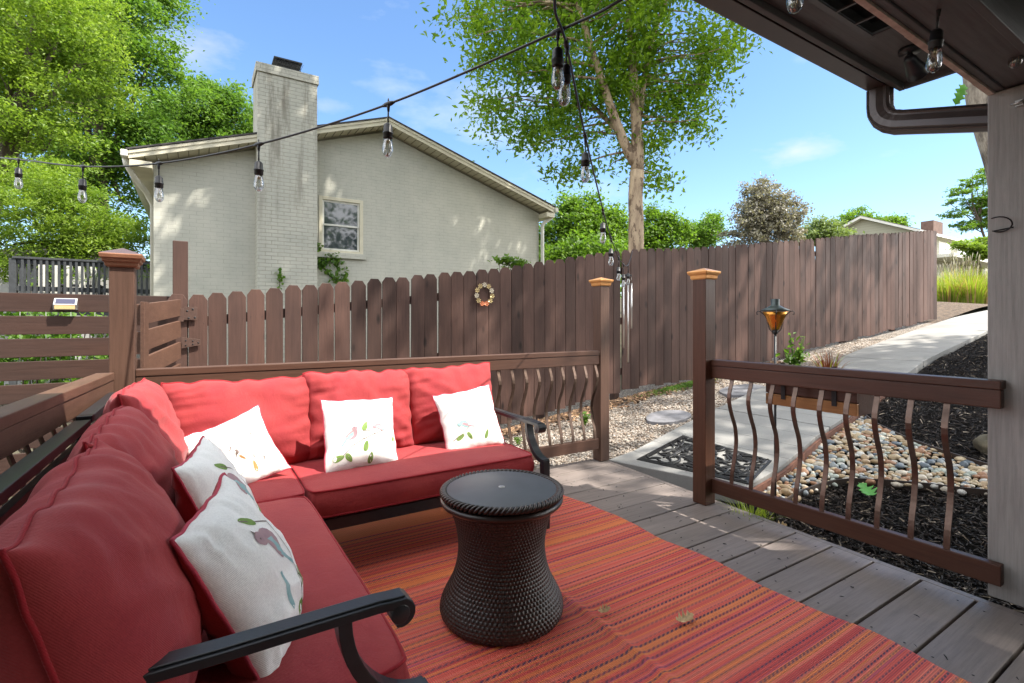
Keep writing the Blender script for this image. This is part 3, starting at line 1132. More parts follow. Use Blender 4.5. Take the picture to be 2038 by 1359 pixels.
# chimney
ch = MB()
ch.boxb(.93, 1.94, 9.97, HY - .002, -1.2, 5.66)
ch.boxb(.93, 1.94, HY, HY + .35, 4.0, 5.66)
ch.boxb(.905, 1.965, 9.945, HY + .375, 5.663, 5.82)
cho = ch.build("chimney", M['brick_stained'], house)
cp = MB()
cp.boxb(1.22, 1.66, 10.0, 10.3, 5.822, 5.86); cp.boxb(1.20, 1.68, 9.98, 10.32, 5.985, 6.01)
for i in range(16):
    x = 1.23 + i * .028
    cp.tube([(x, 10.0, 5.86), (x, 10.0, 5.985)], .005, 4); cp.tube([(x, 10.3, 5.86), (x, 10.3, 5.985)], .005, 4)
    cp.tube([(x, 10.002, 5.86), (x + .05, 10.002, 5.985)], .004, 4)
cp.build("chimney_cap", M['black'], cho)
# window
wf = MB()
fy = HY - .02
wf.boxb(WX0 + .002, WX0 + .07, fy, HY + .06, WZ0, WZ1 - .002); wf.boxb(WX1 - .07, WX1 - .002, fy, HY + .06, WZ0, WZ1 - .002)
wf.boxb(WX0 + .07, WX1 - .07, fy, HY + .06, WZ1 - .07, WZ1 - .002); wf.boxb(WX0 + .07, WX1 - .07, fy, HY + .06, WZ0, WZ0 + .05)
wo_ = wf.build("window", M['cream_trim'], house, bevel=.004)
ws = MB()
zm = (WZ0 + WZ1) / 2
for (z0, z1, y) in ((zm - .02, WZ1 - .072, HY + .012), (WZ0 + .052, zm + .02, HY + .035)):
    xa, xb = WX0 + .072, WX1 - .072
    ws.boxb(xa, xa + .035, y, y + .02, z0, z1); ws.boxb(xb - .035, xb, y, y + .02, z0, z1)
    ws.boxb(xa + .035, xb - .035, y, y + .02, z1 - .035, z1); ws.boxb(xa + .035, xb - .035, y, y + .02, z0, z0 + .035)
ws.build("sash", M['white_paint'], wo_, bevel=.003)
gl = NT('window_glass'); gl.setc((.035, .045, .055)); gl.b.inputs['Roughness'].default_value = .03; gl.b.inputs['Specular IOR Level'].default_value = 1.0
gl.b.inputs['Coat Weight'].default_value = 1.0
nb = gl.noise(gl.map(), 2.5, 2); gl.l(gl.bump(nb, .06, .02), gl.b.inputs['Normal'])
M['glass_dark'] = gl.mat
wp = MB()
wp.boxb(WX0 + .10, WX1 - .10, HY + .02, HY + .024, zm + .012, WZ1 - .105); wp.boxb(WX0 + .10, WX1 - .10, HY + .043, HY + .047, WZ0 + .085, zm - .012)
wp.build("pane", M['glass_dark'], wo_)
wsill = MB(); wsill.boxb(WX0 - .04, WX1 + .04, HY - .07, HY - .001, WZ0 - .11, WZ0 - .001)
wsill.build("sill", M['brick'], wo_, bevel=.006)

# ---- far house
fh = empty("distant_house", (62.7, 21.9, 5), "cream sided house with a brick chimney far up the slope above the fence end", "house")
t = NT('lap_siding')
sp = t.n("ShaderNodeSeparateXYZ"); t.l(t.tc.outputs['Object'], sp.inputs[0])
fr = t.math('FRACT', t.math('MULTIPLY', sp.outputs[2], 3.6))
t.setc(t.mix(t.ramp(fr, [(0, 0), (.10, 1)]), (.16, .15, .11), (.33, .32, .24)))
t.b.inputs['Roughness'].default_value = .6
M['siding'] = t.mat
cx, cy = 62.7, 21.9
mb = MB()
gw = 9.0
mb.prism([(cy, 4), (cy + gw, 4), (cy + gw, 10.6), (cy + gw / 2, 12.55), (cy, 10.6)], 'x', cx, cx + .3)
mb.boxb(cx + .3, cx + 26, cy, cy + .3, 4, 10.6)
mb.build("wall", M['siding'], fh)
mb = MB()
for sg in (-1, 1):
    ye = cy - .9 if sg < 0 else cy + gw + .9
    poly = [(cy + gw / 2, 12.6), (ye, 10.25), (ye, 10.5), (cy + gw / 2, 12.85)]
    mb.prism(poly, 'x', cx - .7, cx + 27, 0)
    poly = [(cy + gw / 2, 12.86), (ye, 10.51), (ye, 10.57), (cy + gw / 2, 12.92)]
    mb.prism(poly, 'x', cx - .7, cx + 27, 1)
mb.build("roof", [M['white_paint'], simple('far_shingle', (.22, .20, .19), .9)], fh, fixn=True)
mb = MB(); mb.boxb(cx + 9.2, cx + 12.0, cy + 1.2, cy + 2.4, 10.6, 12.9)
mb.build("chimney", simple('red_brick', (.17, .105, .08), .85, c2=(.11, .065, .05), ns=3), fh)
for xw, ww in ((69.5, 3.4), (74.8, 2.8)):
    mb = MB(); 
    mb.boxb(xw, xw + ww, cy - .06, cy - .004, 8.55, 10.1)
    w_ = mb.build("window", M['white_paint'], fh)
    mb = MB()
    mb.boxb(xw + .3, xw + ww / 2 - .12, cy - .10, cy - .065, 8.7, 9.95); mb.boxb(xw + ww / 2 + .12, xw + ww - .3, cy - .10, cy - .065, 8.7, 9.95)
    mb.build("pane", M['glass_dark'], w_)
mb = MB(); mb.boxb(cx + 3, cx + 22, cy - 2.5, cy - .1, 7.9, 8.25)
mb.build("porch_roof", M['white_paint'], fh)

# ---- neighbour's raised deck at far left
nd = empty("neighbour_deck", (-1.6, 13, -.6), "weathered grey raised deck with baluster railing beside the white house", "deck")
DY = 12.9
mb = MB()
xl = PY_(26, 520, DY).x
xr = -.62
zt = 2.42; zb = 1.78
mb.boxb(xl, xr, DY - .07, DY + .07, zt - .04, zt)
mb.boxb(xl, xr, DY - .02, DY + .02, zt - .13, zt - .045)
mb.boxb(xl, xr, DY - .02, DY + .02, zb, zb + .09)
mb.build("rail", M['grey_wood'], nd, bevel=.004)
mb = MB(); mb.boxb(xl - .05, xr + .1, DY - .05, DY + 3.4, 1.50, 1.56); mb.boxb(xl - .05, xr, DY - .06, DY - .052, 1.32, 1.55)
mb.build("platform", M['grey_wood'], nd)
n = 24
for i in range(n):
    x = xl + .12 + (xr - xl - .2) * i / n
    mb = MB(); mb.boxb(x, x + .038, DY - .058, DY - .022, zb - .05, zt - .045)
    mb.build("baluster", M['grey_wood'], nd)
for x in (xl - .05, xl + 1.55):
    mb = MB(); mb.boxb(x, x + .1, DY - .05, DY + .05, -.8, zt - .042); mb.build("post", M['grey_wood'], nd, bevel=.004)
mb = MB()
for j in range(12):
    x = xl - .02; y = DY + .2 + j * .27
    mb.boxb(x, x + .04, y, y + .04, zb - .05, zt - .05)
mb.boxb(xl - .03, xl + .05, DY + .1, DY + 3.4, zt - .05, zt)
mb.build("side_railing", M['grey_wood'], nd)
# white slatted bench on that deck
bn = empty("slatted_bench", (xl + .9, DY + .55, 1.56), "white slatted bench standing on the neighbour's grey deck", "bench")
mb = MB()
for i in range(5):
    x = xl + .32 + i * .2
    mb.box((x, DY + .4 + .01 * i, 2.06), (.10, .03, .64), Matrix.Rotation(.08 * math.sin(i * 1.3), 3, 'Y'))
mb.build("backrest", M['white_paint'], bn, bevel=.01)
mb = MB(); mb.boxb(xl + .22, xl + 1.22, DY + .45, DY + .9, 1.93, 1.96)
mb.build("seat", M['grey_wood'], bn)
for dx in (.24, 1.16):
    mb = MB(); mb.boxb(xl + dx, xl + dx + .05, DY + .8, DY + .86, 1.562, 1.928); mb.build("leg", M['grey_wood'], bn)
# pale garden shed wall beyond the deck
mb = MB()
mb.boxb(-4.6, -.9, 17.2, 20, -.8, 2.75)
o1 = MB()
shed = empty("garden_shed", (-2.8, 18.6, -.8), "pale grey shed behind the neighbour's deck railing", "shed")
mb.build("wall", simple('shed_wall', (.42, .42, .40), .8, c2=(.32, .32, .31), ns=4), shed)
o1.prism([(-4.8, 2.76), (-.7, 2.76), (-2.75, 3.3)], 'y', 17.0, 20.2)
o1.build("roof", M['shingle'], shed)
# ================================================================ TREES AND PLANTS
def leaves_np(C, L, W, r, up=.5, droop=0.0, fold=.18):
    n = len(C)
    nrm = r.normal(0, 1, (n, 3)); nrm[:, 2] = np.abs(nrm[:, 2]) + up
    nrm /= np.linalg.norm(nrm, axis=1)[:, None]
    a = r.normal(0, 1, (n, 3)); a[:, 2] -= droop
    a -= nrm * np.sum(a * nrm, 1)[:, None]
    a /= np.linalg.norm(a, axis=1)[:, None] + 1e-9
    b = np.cross(nrm, a)
    s_ = r.uniform(.65, 1.25, n)[:, None]
    l = L * s_; w = W * s_
    V = np.stack([C - a * l * .5, C + b * w * .5 + nrm * l * fold * .5, C + a * l * .5, C - b * w * .5 + nrm * l * fold * .5], 1)
    F = (np.arange(n * 4).reshape(n, 4))
    return V.reshape(-1, 3), F


def crown_points(blobs, nclump, per, r, clump_r, inner=.35, flat=.6):
    """blobs: (centre, (rx,ry,rz)). clumps biased to the outside of each blob"""
    vol = np.array([b[1][0] * b[1][1] * b[1][2] for b in blobs]) ** .75
    vol = vol / vol.sum()
    CC = []
    for (c, rad), w in zip(blobs, vol):
        m = max(3, int(nclump * w))
        d = r.normal(0, 1, (m, 3)); d /= np.linalg.norm(d, axis=1)[:, None]
        q = inner + (1 - inner) * r.random(m) ** .6
        q = q * r.uniform(.85, 1.1, m)
        CC.append(np.array(c)[None] + d * q[:, None] * np.array(rad)[None])
    CC = np.concatenate(CC)
    n = len(CC)
    cr_ = clump_r * r.uniform(.6, 1.4, n)
    idx = np.repeat(np.arange(n), r.poisson(per, n))
    off = r.normal(0, 1, (len(idx), 3)) * .5
    off[:, 2] *= flat
    P = CC[idx] + off * cr_[idx][:, None]
    return CC, P


def limb_path(a, b, n=6, sag=.12, seed=0):
    a = Vector(a); b = Vector(b)
    L = (b - a).length
    out = []
    for i in range(n + 1):
        t_ = i / n
        p = a.lerp(b, t_)
        p += Vector((noise.noise((t_ * 2.3 + seed, seed * 1.7, 0)), noise.noise((seed * 2.1, t_ * 2.3, 5)), noise.noise((3, seed, t_ * 2)))) * L * .10 * math.sin(PI * t_)
        p.z += math.sin(PI * t_) * sag * L * .5
        out.append(p)
    return out


def tree(name, label, cat, base, trunks, blobs, nclump, per, clump_r, L, W, leafm, barkm, seed, twigs=60, group=None, up=.5, flat=.6, inner=.35, tw_r=.012, loosen=1.0, droop=0.0):
    """trunks: list of (points, radii)"""
    r = np.random.default_rng(seed)
    root = empty(name, base, label, cat, group)
    CC, P = crown_points(blobs, nclump, per, r, clump_r, inner, flat)
    mb = MB()
    nodes = []
    for pts, rad in trunks:
        # refine
        pp = []; rr = []
        for i in range(len(pts) - 1):
            for k in range(4):
                t_ = k / 4
                p = Vector(pts[i]).lerp(Vector(pts[i + 1]), t_)
                jit = rad[i] * .25
                p += Vector((noise.noise((p.z * 1.3, seed, i)), noise.noise((seed, p.z * 1.3, i)), 0)) * jit
                pp.append(p); rr.append(rad[i] + (rad[i + 1] - rad[i]) * t_)
        pp.append(Vector(pts[-1])); rr.append(rad[-1])
        mb.tube(pp, rr, 14)
        nodes += list(zip(pp, rr))
    pick = r.choice(len(CC), min(twigs, len(CC)), replace=False)
    NP = np.array([q[0][:] for q in nodes]); NR = np.array([q[1] for q in nodes])
    for j in pick:
        c = CC[j]
        d = np.linalg.norm(NP - c, axis=1) + np.where(NP[:, 2] > c[2] + .2, 2.0, 0)
        i = int(np.argmin(d))
        Ld = (Vector(c) - nodes[i][0]).length
        r0 = min(NR[i] * .6, tw_r * (1 + Ld * .9))
        pts = limb_path(nodes[i][0], c, 6, .1, seed + j * .37)
        mb.tube(pts, [r0 * (1 - .8 * q / 6) for q in range(7)], 6)
    mb.build("trunk", barkm, root)
    V, F = leaves_np(P, L, W, r, up, droop)
    np_mesh("crown", V, F, leafm, root)
    return root


def bl(u, v, Z, rpx, sq=1.0, dep=1.0):
    p = PD(u, v, Z)
    rr = rpx * Z / 1000
    return (p[:], (rr, rr * dep, rr * sq))


# main yard tree just beyond the fence
T = PD(1265, 500, 9.0); tb = (T.x, T.y, zg(T.x) - .1)
def pz(u, v, Z=9.0): return PD(u, v, Z)[:]
trunks = [
    ([tb, pz(1265, 500), pz(1266, 430), pz(1268, 340)], [.165, .14, .132, .125]),
    ([pz(1268, 340), pz(1268, 250), pz(1262, 170), pz(1256, 90, 9.2), pz(1250, 10, 9.4), pz(1262, -90, 9.5)], [.12, .10, .085, .07, .05, .03]),
    ([pz(1262, 325), pz(1240, 280, 8.9), pz(1205, 180, 8.8), pz(1175, 90, 8.7), pz(1150, 10, 8.6), pz(1130, -80, 8.4)], [.09, .085, .07, .055, .045, .03]),
    ([pz(1256, 300), pz(1225, 255, 9.3), pz(1180, 210, 9.5), pz(1110, 170, 9.6)], [.06, .05, .04, .02]),
    ([pz(1274, 230, 9.1), pz(1283, 150, 9.3), pz(1300, 70, 9.5), pz(1325, 0, 9.6), pz(1350, -60, 9.7)], [.05, .055, .05, .04, .02]),
]
blobs = [bl(1190, 60, 9.2, 140, .8), bl(1010, 60, 8.7, 120, .75), bl(1330, 110, 9.3, 120, .9), bl(1080, 190, 9.3, 110, .7), bl(990, 215, 9.0, 60, .8),
         bl(1350, 220, 9.2, 80, .9), bl(1110, 280, 9.4, 80, .55), bl(1310, 300, 9.3, 60, .8), bl(930, 50, 8.6, 45, .8), bl(1420, 150, 9.4, 50, .9), bl(1440, 60, 9.5, 55, .9),
         bl(1180, -100, 9.2, 200, .7), bl(1340, -80, 9.4, 140, .7), bl(1040, -60, 9.0, 130, .7), bl(1190, 340, 9.4, 50, .5), bl(1320, 360, 9.2, 35, .6), bl(1230, 200, 9.6, 110, .9),
         bl(1120, 340, 9.3, 45, .4), bl(1080, 130, 8.2, 80, .7)]
tree("yard_tree", "large leafy tree with pale mottled trunk rising just behind the fence gap", "tree", tb, trunks, blobs, 520, 72, .40, .120, .050,
     M['leaf_main'], M['bark_light'], 21, 170, up=.3, flat=.7, tw_r=.011, droop=.5)

# left woodland: each tree its own
def simple_tree(name, label, Z, blobs, nclump, per, cr_, L, W, leafm, barkm, seed, ubase, group="trees round the neighbouring gardens", trad=.22, twigs=60, vtop=None, **kw):
    bs = [bl(*b) if len(b) > 3 else bl(b[0], b[1], Z, b[2]) for b in blobs]
    cu = ubase
    ctr = np.mean([b[0] for b in bs], axis=0)
    p = PD(ubase, 640, Z)
    zb = zg(p.x) - .1
    top = max(b[0][2] for b in bs)
    mid = Vector(ctr)
    trunks = [([(p.x, p.y, zb), (p.x + .1, p.y, (zb + mid.z) / 2), (mid.x, mid.y, mid.z), (mid.x + .2, mid.y, top)], [trad, trad * .8, trad * .55, trad * .15])]
    for k, b in enumerate(bs):
        q = Vector(b[0]); s0 = Vector((p.x + .1, p.y, (zb + mid.z) / 2)).lerp(mid, .3 + .1 * (k % 5))
        trunks.append(([s0, s0.lerp(q, .5) + Vector((0, 0, .2)), q], [trad * .4, trad * .3, trad * .12]))
    return tree(name, label, "tree", (p.x, p.y, zb), trunks, bs, nclump, per, cr_, L, W, leafm, barkm, seed, twigs, group, **kw)


simple_tree("maple_tree", "bright lime green tree with spreading limbs at the far left edge", 12.5,
            [(40, 60, 150), (150, 130, 12.8, 110), (20, 200, 12.0, 100), (90, 300, 12.6, 80), (-60, 130, 150), (140, 20, 12.6, 90), (-40, 330, 110)],
            330, 150, .42, .105, .05, M['leaf_lime'], M['bark_dark'], 31, -40, twigs=90, flat=.45, tw_r=.02)
simple_tree("japanese_maple", "low lime green tree with layered foliage behind the corner post", 11.5,
            [(60, 420, 11, 95), (180, 450, 11.6, 80), (120, 380, 11.8, 60), (250, 480, 12, 50), (10, 490, 10.8, 70), (140, 500, 11.4, 60)],
            260, 110, .36, .09, .035, M['leaf_lime'], M['bark_dark'], 32, 110, twigs=50, flat=.35, trad=.12)
simple_tree("tall_tree", "tall full green tree left of the painted chimney, top out of sight", 16.5,
            [(230, 60, 16.5, 120), (170, -60, 17, 150), (260, 170, 16.6, 105), (200, 280, 16.8, 110), (90, 180, 17.5, 130), (120, 20, 17.5, 130), (280, 300, 17, 80), (240, 400, 17, 80), (60, 330, 17.5, 130), (60, -90, 17.5, 170), (300, 120, 16.8, 60), (250, -60, 16.5, 110), (300, 230, 16.8, 70), (180, 400, 17, 100), (280, 360, 17, 60)],
            760, 130, .55, .145, .075, M['leaf_fresh'], M['bark_dark'], 33, 190, trad=.3, twigs=80, inner=.45)
simple_tree("garden_tree", "round topped green tree peeking over the roof next to the chimney", 24,
            [(405, 215, 24, 55), (470, 235, 24, 48), (360, 270, 24, 60), (440, 300, 24, 60), (398, 175, 24, 28), (462, 190, 24, 26), (500, 280, 24, 35), (330, 230, 24.5, 40)],
            420, 80, .48, .17, .09, M['leaf_fresh'], M['bark_dark'], 34, 420, trad=.25, twigs=70)
simple_tree("garden_tree", "dense green tree between the house corner and the pale trunk", 20,
            [(1150, 450, 20, 50), (1200, 440, 20, 40), (1105, 465, 20, 38), (1130, 405, 20, 24), (1175, 410, 20, 22), (1235, 470, 20.5, 34), (1225, 425, 20.3, 18), (1185, 490, 20, 60), (1120, 510, 20, 50), (1080, 500, 20, 30)],
            360, 70, .38, .15, .085, M['leaf_mid'], M['bark_dark'], 35, 1160, twigs=40)
simple_tree("garden_tree", "mid green tree just right of the pale trunk above the fence", 27,
            [(1300, 425, 27, 20), (1325, 445, 27, 24), (1355, 462, 27, 22), (1285, 465, 27, 30), (1330, 490, 27, 34), (1290, 500, 27, 30)],
            200, 60, .42, .18, .10, M['leaf_mid'], M['bark_dark'], 36, 1320, twigs=30)
simple_tree("garden_tree", "small bright green rounded tree left of the purple grey tree", 30,
            [(1412, 458, 30, 30), (1390, 475, 30, 30), (1420, 440, 30, 16), (1375, 470, 30, 22)],
            120, 60, .45, .18, .10, M['leaf_fresh'], M['bark_dark'], 37, 1405, twigs=20)
simple_tree("plum_tree", "purple grey leaved tree standing above the middle of the fence", 24,
            [(1520, 400, 24, 42), (1505, 375, 24, 25), (1555, 430, 24, 45), (1490, 440, 24, 42), (1580, 455, 24, 30), (1530, 465, 24, 55), (1470, 470, 24, 30), (1512, 420, 24, 50)],
            330, 55, .34, .14, .08, M['leaf_plum'], M['bark_dark'], 38, 1525, twigs=60, up=.2)
simple_tree("garden_tree", "low yellowish green bush-like tree between plum tree and far house", 34,
            [(1640, 462, 34, 30), (1610, 470, 34, 22), (1668, 468, 34, 24)], 110, 60, .5, .2, .11, M['leaf_pale'], M['bark_dark'], 39, 1640, twigs=16)
simple_tree("garden_tree", "wide dark green tree rising behind the far house roof", 72,
            [(1700, 438, 72, 24), (1725, 445, 72, 24), (1680, 445, 72, 14), (1770, 443, 72, 20), (1790, 446, 72, 14)], 150, 60, .8, .4, .22, M['leaf_mid'], M['bark_dark'], 40, 1720, twigs=20, trad=.5)
simple_tree("cedar_tree", "dark airy tree with layered boughs at the right behind the far house", 76,
            [(1942, 362, 76, 22, .5), (1912, 380, 76, 22, .4), (1945, 402, 76, 26, .5), (1905, 425, 76, 20, .4), (1950, 440, 76, 22, .6), (1920, 450, 76, 22, .5), (1886, 402, 76, 16, .3), (1960, 345, 76, 18, .5), (1990, 410, 76, 45)],
            200, 60, .85, .4, .2, M['leaf_mid'], M['bark_dark'], 41, 1965, twigs=60, flat=.3, tw_r=.05)
simple_tree("shrub_tree", "flat layered bright green shrub above the ornamental grass", 17,
            [(1935, 492, 17, 22, .4), (1955, 505, 17, 24, .5), (1910, 487, 17, 14, .4), (1965, 480, 17, 18, .4)], 110, 60, .22, .10, .05, M['leaf_lime'], M['bark_dark'], 42, 1950, twigs=20, flat=.25, trad=.06)

# hedge line far behind so that no bare horizon shows
def bush(name, label, blobs, n, per, cr_, L, W, leafm, seed, group=None, cat="bush"):
    r = np.random.default_rng(seed)
    bs = [bl(*b) for b in blobs]
    c = np.mean([b[0] for b in bs], axis=0)
    root = empty(name, (c[0], c[1], zg(c[0])), label, cat, group)
    CC, P = crown_points(bs, n, per, r, cr_, .3)
    V, F = leaves_np(P, L, W, r, .4)
    np_mesh("foliage", V, F, leafm, root)
    mb = MB()
    for j in r.choice(len(CC), min(len(CC), 16), replace=False):
        mb.tube(limb_path((c[0], c[1], zg(c[0]) - .05), CC[j], 5, .1, j), [.02, .016, .012, .009, .006, .004], 5)
    mb.build("stem", M['bark_dark'], root)
    return root


bush("hedge_bush", "dense green hedge behind the fence left of the pale trunk", [(1110, 530, 15, 40), (1150, 520, 15, 45), (1210, 520, 15, 50), (1070, 540, 15, 40)], 130, 60, .5, .14, .08, M['leaf_mid'], 51)
bush("hedge_bush", "green hedge filling the gap under the trees left of the white house", [(-20, 560, 20, 60), (60, 560, 20, 60), (140, 560, 21, 60), (230, 560, 22, 50), (300, 560, 22, 40), (-120, 540, 20, 80)], 300, 60, .8, .2, .11, M['leaf_mid'], 52)
bush("leafy_bush", "broad leaved weeds growing behind the left slat fence", [(60, 640, 5.6, 70, .5), (150, 640, 5.7, 70, .5), (-20, 660, 5.6, 80), (110, 720, 5.7, 90), (20, 760, 5.7, 90), (180, 730, 5.8, 70)],
     70, 34, .22, .09, .06, M['leaf_fresh'], 53)
bush("garden_shrub", "leafy shoots reaching above the fence near the right corner of the white house", [(1010, 520, 8.8, 14, .5), (1035, 524, 8.8, 16, .5), (995, 517, 8.8, 7, .5)], 22, 14, .10, .10, .05, M['leaf_mid'], 54)
bush("climbing_plant", "thin leafy sprigs climbing the neighbour's grey deck railing", [(60, 570, 10.2, 20), (120, 555, 10.2, 25), (180, 540, 10.2, 18), (250, 560, 10.4, 25), (80, 535, 10.2, 15), (290, 540, 10.4, 15)], 34, 16, .16, .06, .04, M['leaf_mid'], 55)
# background tree belt seen in the gaps (one mass)
r = np.random.default_rng(99)
bs = []
for k in range(26):
    u = -260 + k * 95
    if u > 2300: break
    Zb = 80
    bs.append(bl(u, 600, Zb, 48, .8))
CC, P = crown_points(bs, 700, 50, r, 2.4, .2)
V, F = leaves_np(P, .7, .4, r, .4)
tag(np_mesh("far_woodland", V, F, M['leaf_mid']), "far belt of green woodland along the horizon", "woodland", kind='stuff')

# ivy on the house by the window
r = np.random.default_rng(61)
pts = []
def vine(path, n, spread):
    for i in range(n):
        t_ = r.random() * (len(path) - 1); i0 = int(t_)
        a = Vector(path[i0]).lerp(Vector(path[i0 + 1]), t_ - i0)
        pts.append((a.x + r.normal(0, spread), HY - .03 - abs(r.normal(0, .03)), a.z + r.normal(0, spread)))
W1 = PY_(631, 480, HY); 
pa = [PY_(u, v, HY)[:] for u, v in ((631, 482), (632, 505), (640, 530), (660, 552), (680, 565))]
vine(pa, 90, .04)
pb2 = [PY_(u, v, HY)[:] for u, v in ((640, 528), (650, 515), (665, 512), (678, 530), (684, 560))]
vine(pb2, 150, .06)
iv = empty("ivy", (pa[0][0], HY - .05, .5), "green ivy climbing the white wall beneath the window", "ivy")
V, F = leaves_np(np.array(pts), .085, .075, r, .1)
np_mesh("leaves", V, F, M['leaf_fresh'], iv)
mb = MB(); mb.tube([(p[0], HY - .012, p[2]) for p in pa] + [(pa[-1][0], HY - .012, .6)], .008, 5); mb.build("stem", M['bark_dark'], iv)
pts = []
pc = [PY_(u, v, 9.97)[:] for u, v in ((557, 540), (556, 552), (555, 570))]
for i in range(34):
    t_ = r.random() * 2; i0 = int(t_); a = Vector(pc[i0]).lerp(Vector(pc[i0 + 1]), t_ - i0)
    pts.append((a.x + r.normal(0, .025), 9.94 - abs(r.normal(0, .02)), a.z + r.normal(0, .04)))
iv = empty("ivy", (pc[0][0], 9.95, .6), "small ivy sprig on the foot of the white chimney", "ivy")
V, F = leaves_np(np.array(pts), .07, .06, r, .1)
np_mesh("leaves", V, F, M['leaf_fresh'], iv)
mb = MB(); mb.tube([(pc[0][0], 9.955, pc[0][2] + .05), (pc[1][0], 9.955, pc[1][2]), (pc[2][0], 9.955, .6)], .006, 5); mb.build("stem", M['bark_dark'], iv)

# oak at the right: trunk visible beside the porch pillar, crown above and out of frame
def oz(u, v, Z=7.2): return PD(u, v, Z)[:]
ob = PD(2040, 700, 7.2); ob = (ob.x, ob.y, zg(ob.x) - .1)
oak_trunks = [([ob, oz(2018, 480), oz(1990, 330, 7.1), oz(1952, 200, 7.1), oz(1930, 60, 7.2), oz(1900, -200, 7.6), oz(1860, -500, 8.2)], [.21, .18, .165, .16, .15, .13, .10])]
top = Vector(oak_trunks[0][0][-1])
for q in ((7.5, 1.0, 12), (10.5, 3.5, 12), (8, 5, 12), (11, 0, 11.5), (9.5, 7, 12), (5.5, 5, 12.5), (13, -2.5, 12.2), (9.4, -3, 12.3), (14.4, -.2, 12.5)):
    oak_trunks.append(([top - Vector((0, 0, .6)), top.lerp(Vector(q), .5) + Vector((0, 0, .4)), Vector(q)], [.09, .06, .03]))
oak_blobs = [((8.2, 3.9, 12.3), (3.6, 2.6, 1.4)), ((5.4, 5.9, 12.5), (2.2, 2.0, 1.2)), ((9.5, 7.2, 12.2), (3.2, 2.0, 1.3)), ((11.0, 2.4, 12.2), (2.0, 2.2, 1.2)), ((7.8, .6, 12.2), (1.8, 1.3, .9)), ((9.7, -.1, 12.2), (1.9, 1.1, .8)), ((14.6, -.2, 12.6), (1.1, .8, .6)), ((13.2, -2.9, 12.3), (2.6, .9, .7)), ((9.4, -3.2, 12.4), (2.0, .55, .5)), ((11.3, -2.9, 12.4), (1.2, .6, .5))]
tree("oak_tree", "grey furrowed tree trunk leaning past the downspout beside the porch pillar", "tree", ob, oak_trunks, oak_blobs, 420, 62, .85, .24, .15,
     M['leaf_mid'], M['bark_oak'], 71, 90)
# second shade tree out of frame at the right, beyond the porch end
tr2 = [([(13.5, -8, zg(13.5) - .2), (13.2, -7.6, 6), (12.5, -7.2, 12.5)], [.3, .24, .1])]
tree("shade_tree", "big leafy tree standing out of frame to the right of the porch", "tree", (13.5, -8, zg(13.5) - .1), tr2,
     [((10.8, -5.4, 12.2), (3.0, 1.6, 1.3)), ((14, -6, 12), (3, 2.6, 1.8)), ((8.2, -5.9, 12.5), (1.5, 1.2, 1.0)), ((17.5, -6, 12), (2.5, 2.5, 1.4))], 420, 66, .85, .24, .15, M['leaf_mid'], M['bark_dark'], 72, 60)

# trees behind the porch, out of frame (reflected in the windows, close the sky behind the viewer)
for k, (x, y, lab) in enumerate([(-6, -16, "leafy tree out of frame behind the porch on the left"), (4, -19, "leafy tree out of frame straight behind the porch"), (15, -17, "leafy tree out of frame behind the porch on the right")]):
    tree("backyard_tree", lab, "tree", (x, y, zg(x)), [([(x, y, zg(x) - .2), (x + .2, y, 4), (x, y + .2, 8)], [.25, .2, .08])],
         [((x, y, 9), (4.5, 3, 5)), ((x + 3, y + 1, 6), (3, 2, 3.2)), ((x - 3, y, 7), (3, 2, 3.2))], 170, 45, 1.3, .4, .25, M['leaf_dark'], M['bark_dark'], 170 + k, 16)
# lobed oak leaf hanging near the downspout
def lobed(cx_, cy_, s_, n_lobe=4, rot=0):
    out = []
    N = 28
    for i in range(N):
        a = 2 * PI * i / N
        rr = s_ * (.62 + .38 * math.cos(a * (2 * n_lobe - 1)))
        x, y = rr * math.cos(a) * 1.15, rr * math.sin(a) * .8
        out.append((cx_ + x * math.cos(rot) - y * math.sin(rot), cy_ + x * math.sin(rot) + y * math.cos(rot)))
    return out


def leaf_obj(name, label, c, s_, mat, U, Vv, curl, seed, cat="leaf", group=None, stem=True):
    """flat lobed leaf with curl; U,V in-plane axes"""
    U = Vector(U).normalized(); Vv = Vector(Vv); Vv = (Vv - U * Vv.dot(U)).normalized(); N = U.cross(Vv)
    # oak-like outline: half width at stations along length, lobes
    st = np.linspace(-1, 1, 23)
    V = []; F = []
    for i, q in enumerate(st):
        env = math.sqrt(max(0, 1 - q * q)) * .62
        lob = 1 - .55 * (0.5 + .5 * math.cos(q * PI * 4.2 + seed))
        w = env * lob + .012
        for sgn, f in ((-1, 1), (-1, .5), (1, 0), (1, .5), (1, 1)):
            yy = sgn * w * f + .10 * w * math.sin(seed + i)
            zz = curl * (q * q * .5 + (yy * yy) * 1.6) + .04 * math.sin(q * 7 + seed) * (1 if f == 1 else .3)
            V.append(Vector(c) + (U * (q + .25 * abs(yy)) + Vv * yy + N * zz) * s_)
        if i:
            b = i * 5
            for k in range(4):
                F.append((b - 5 + k, b + k, b + k + 1, b - 5 + k + 1))
    mb = MB(); mb.add(V, F, 0, True)
    if stem:
        e = Vector(c) - U * s_
        mb.tube([e, e - U * s_ * .35 + N * s_ * .12], s_ * .02, 5)
    o = mb.build(name, mat, loc=c)
    sm = o.modifiers.new("thick", 'SOLIDIFY'); sm.thickness = .0008
    return tag(o, label, cat, group)


p = PD(1912, 187, 3.4)
leaf_obj("oak_leaf", "green lobed oak leaf hanging beside the oak trunk above the downspout", p, .075, leaf_mat('oak_green', (.12, .34, .04), (.16, .40, .05), .4), (.3, -.2, .8), (.8, -.5, .1), .15, 1.0)

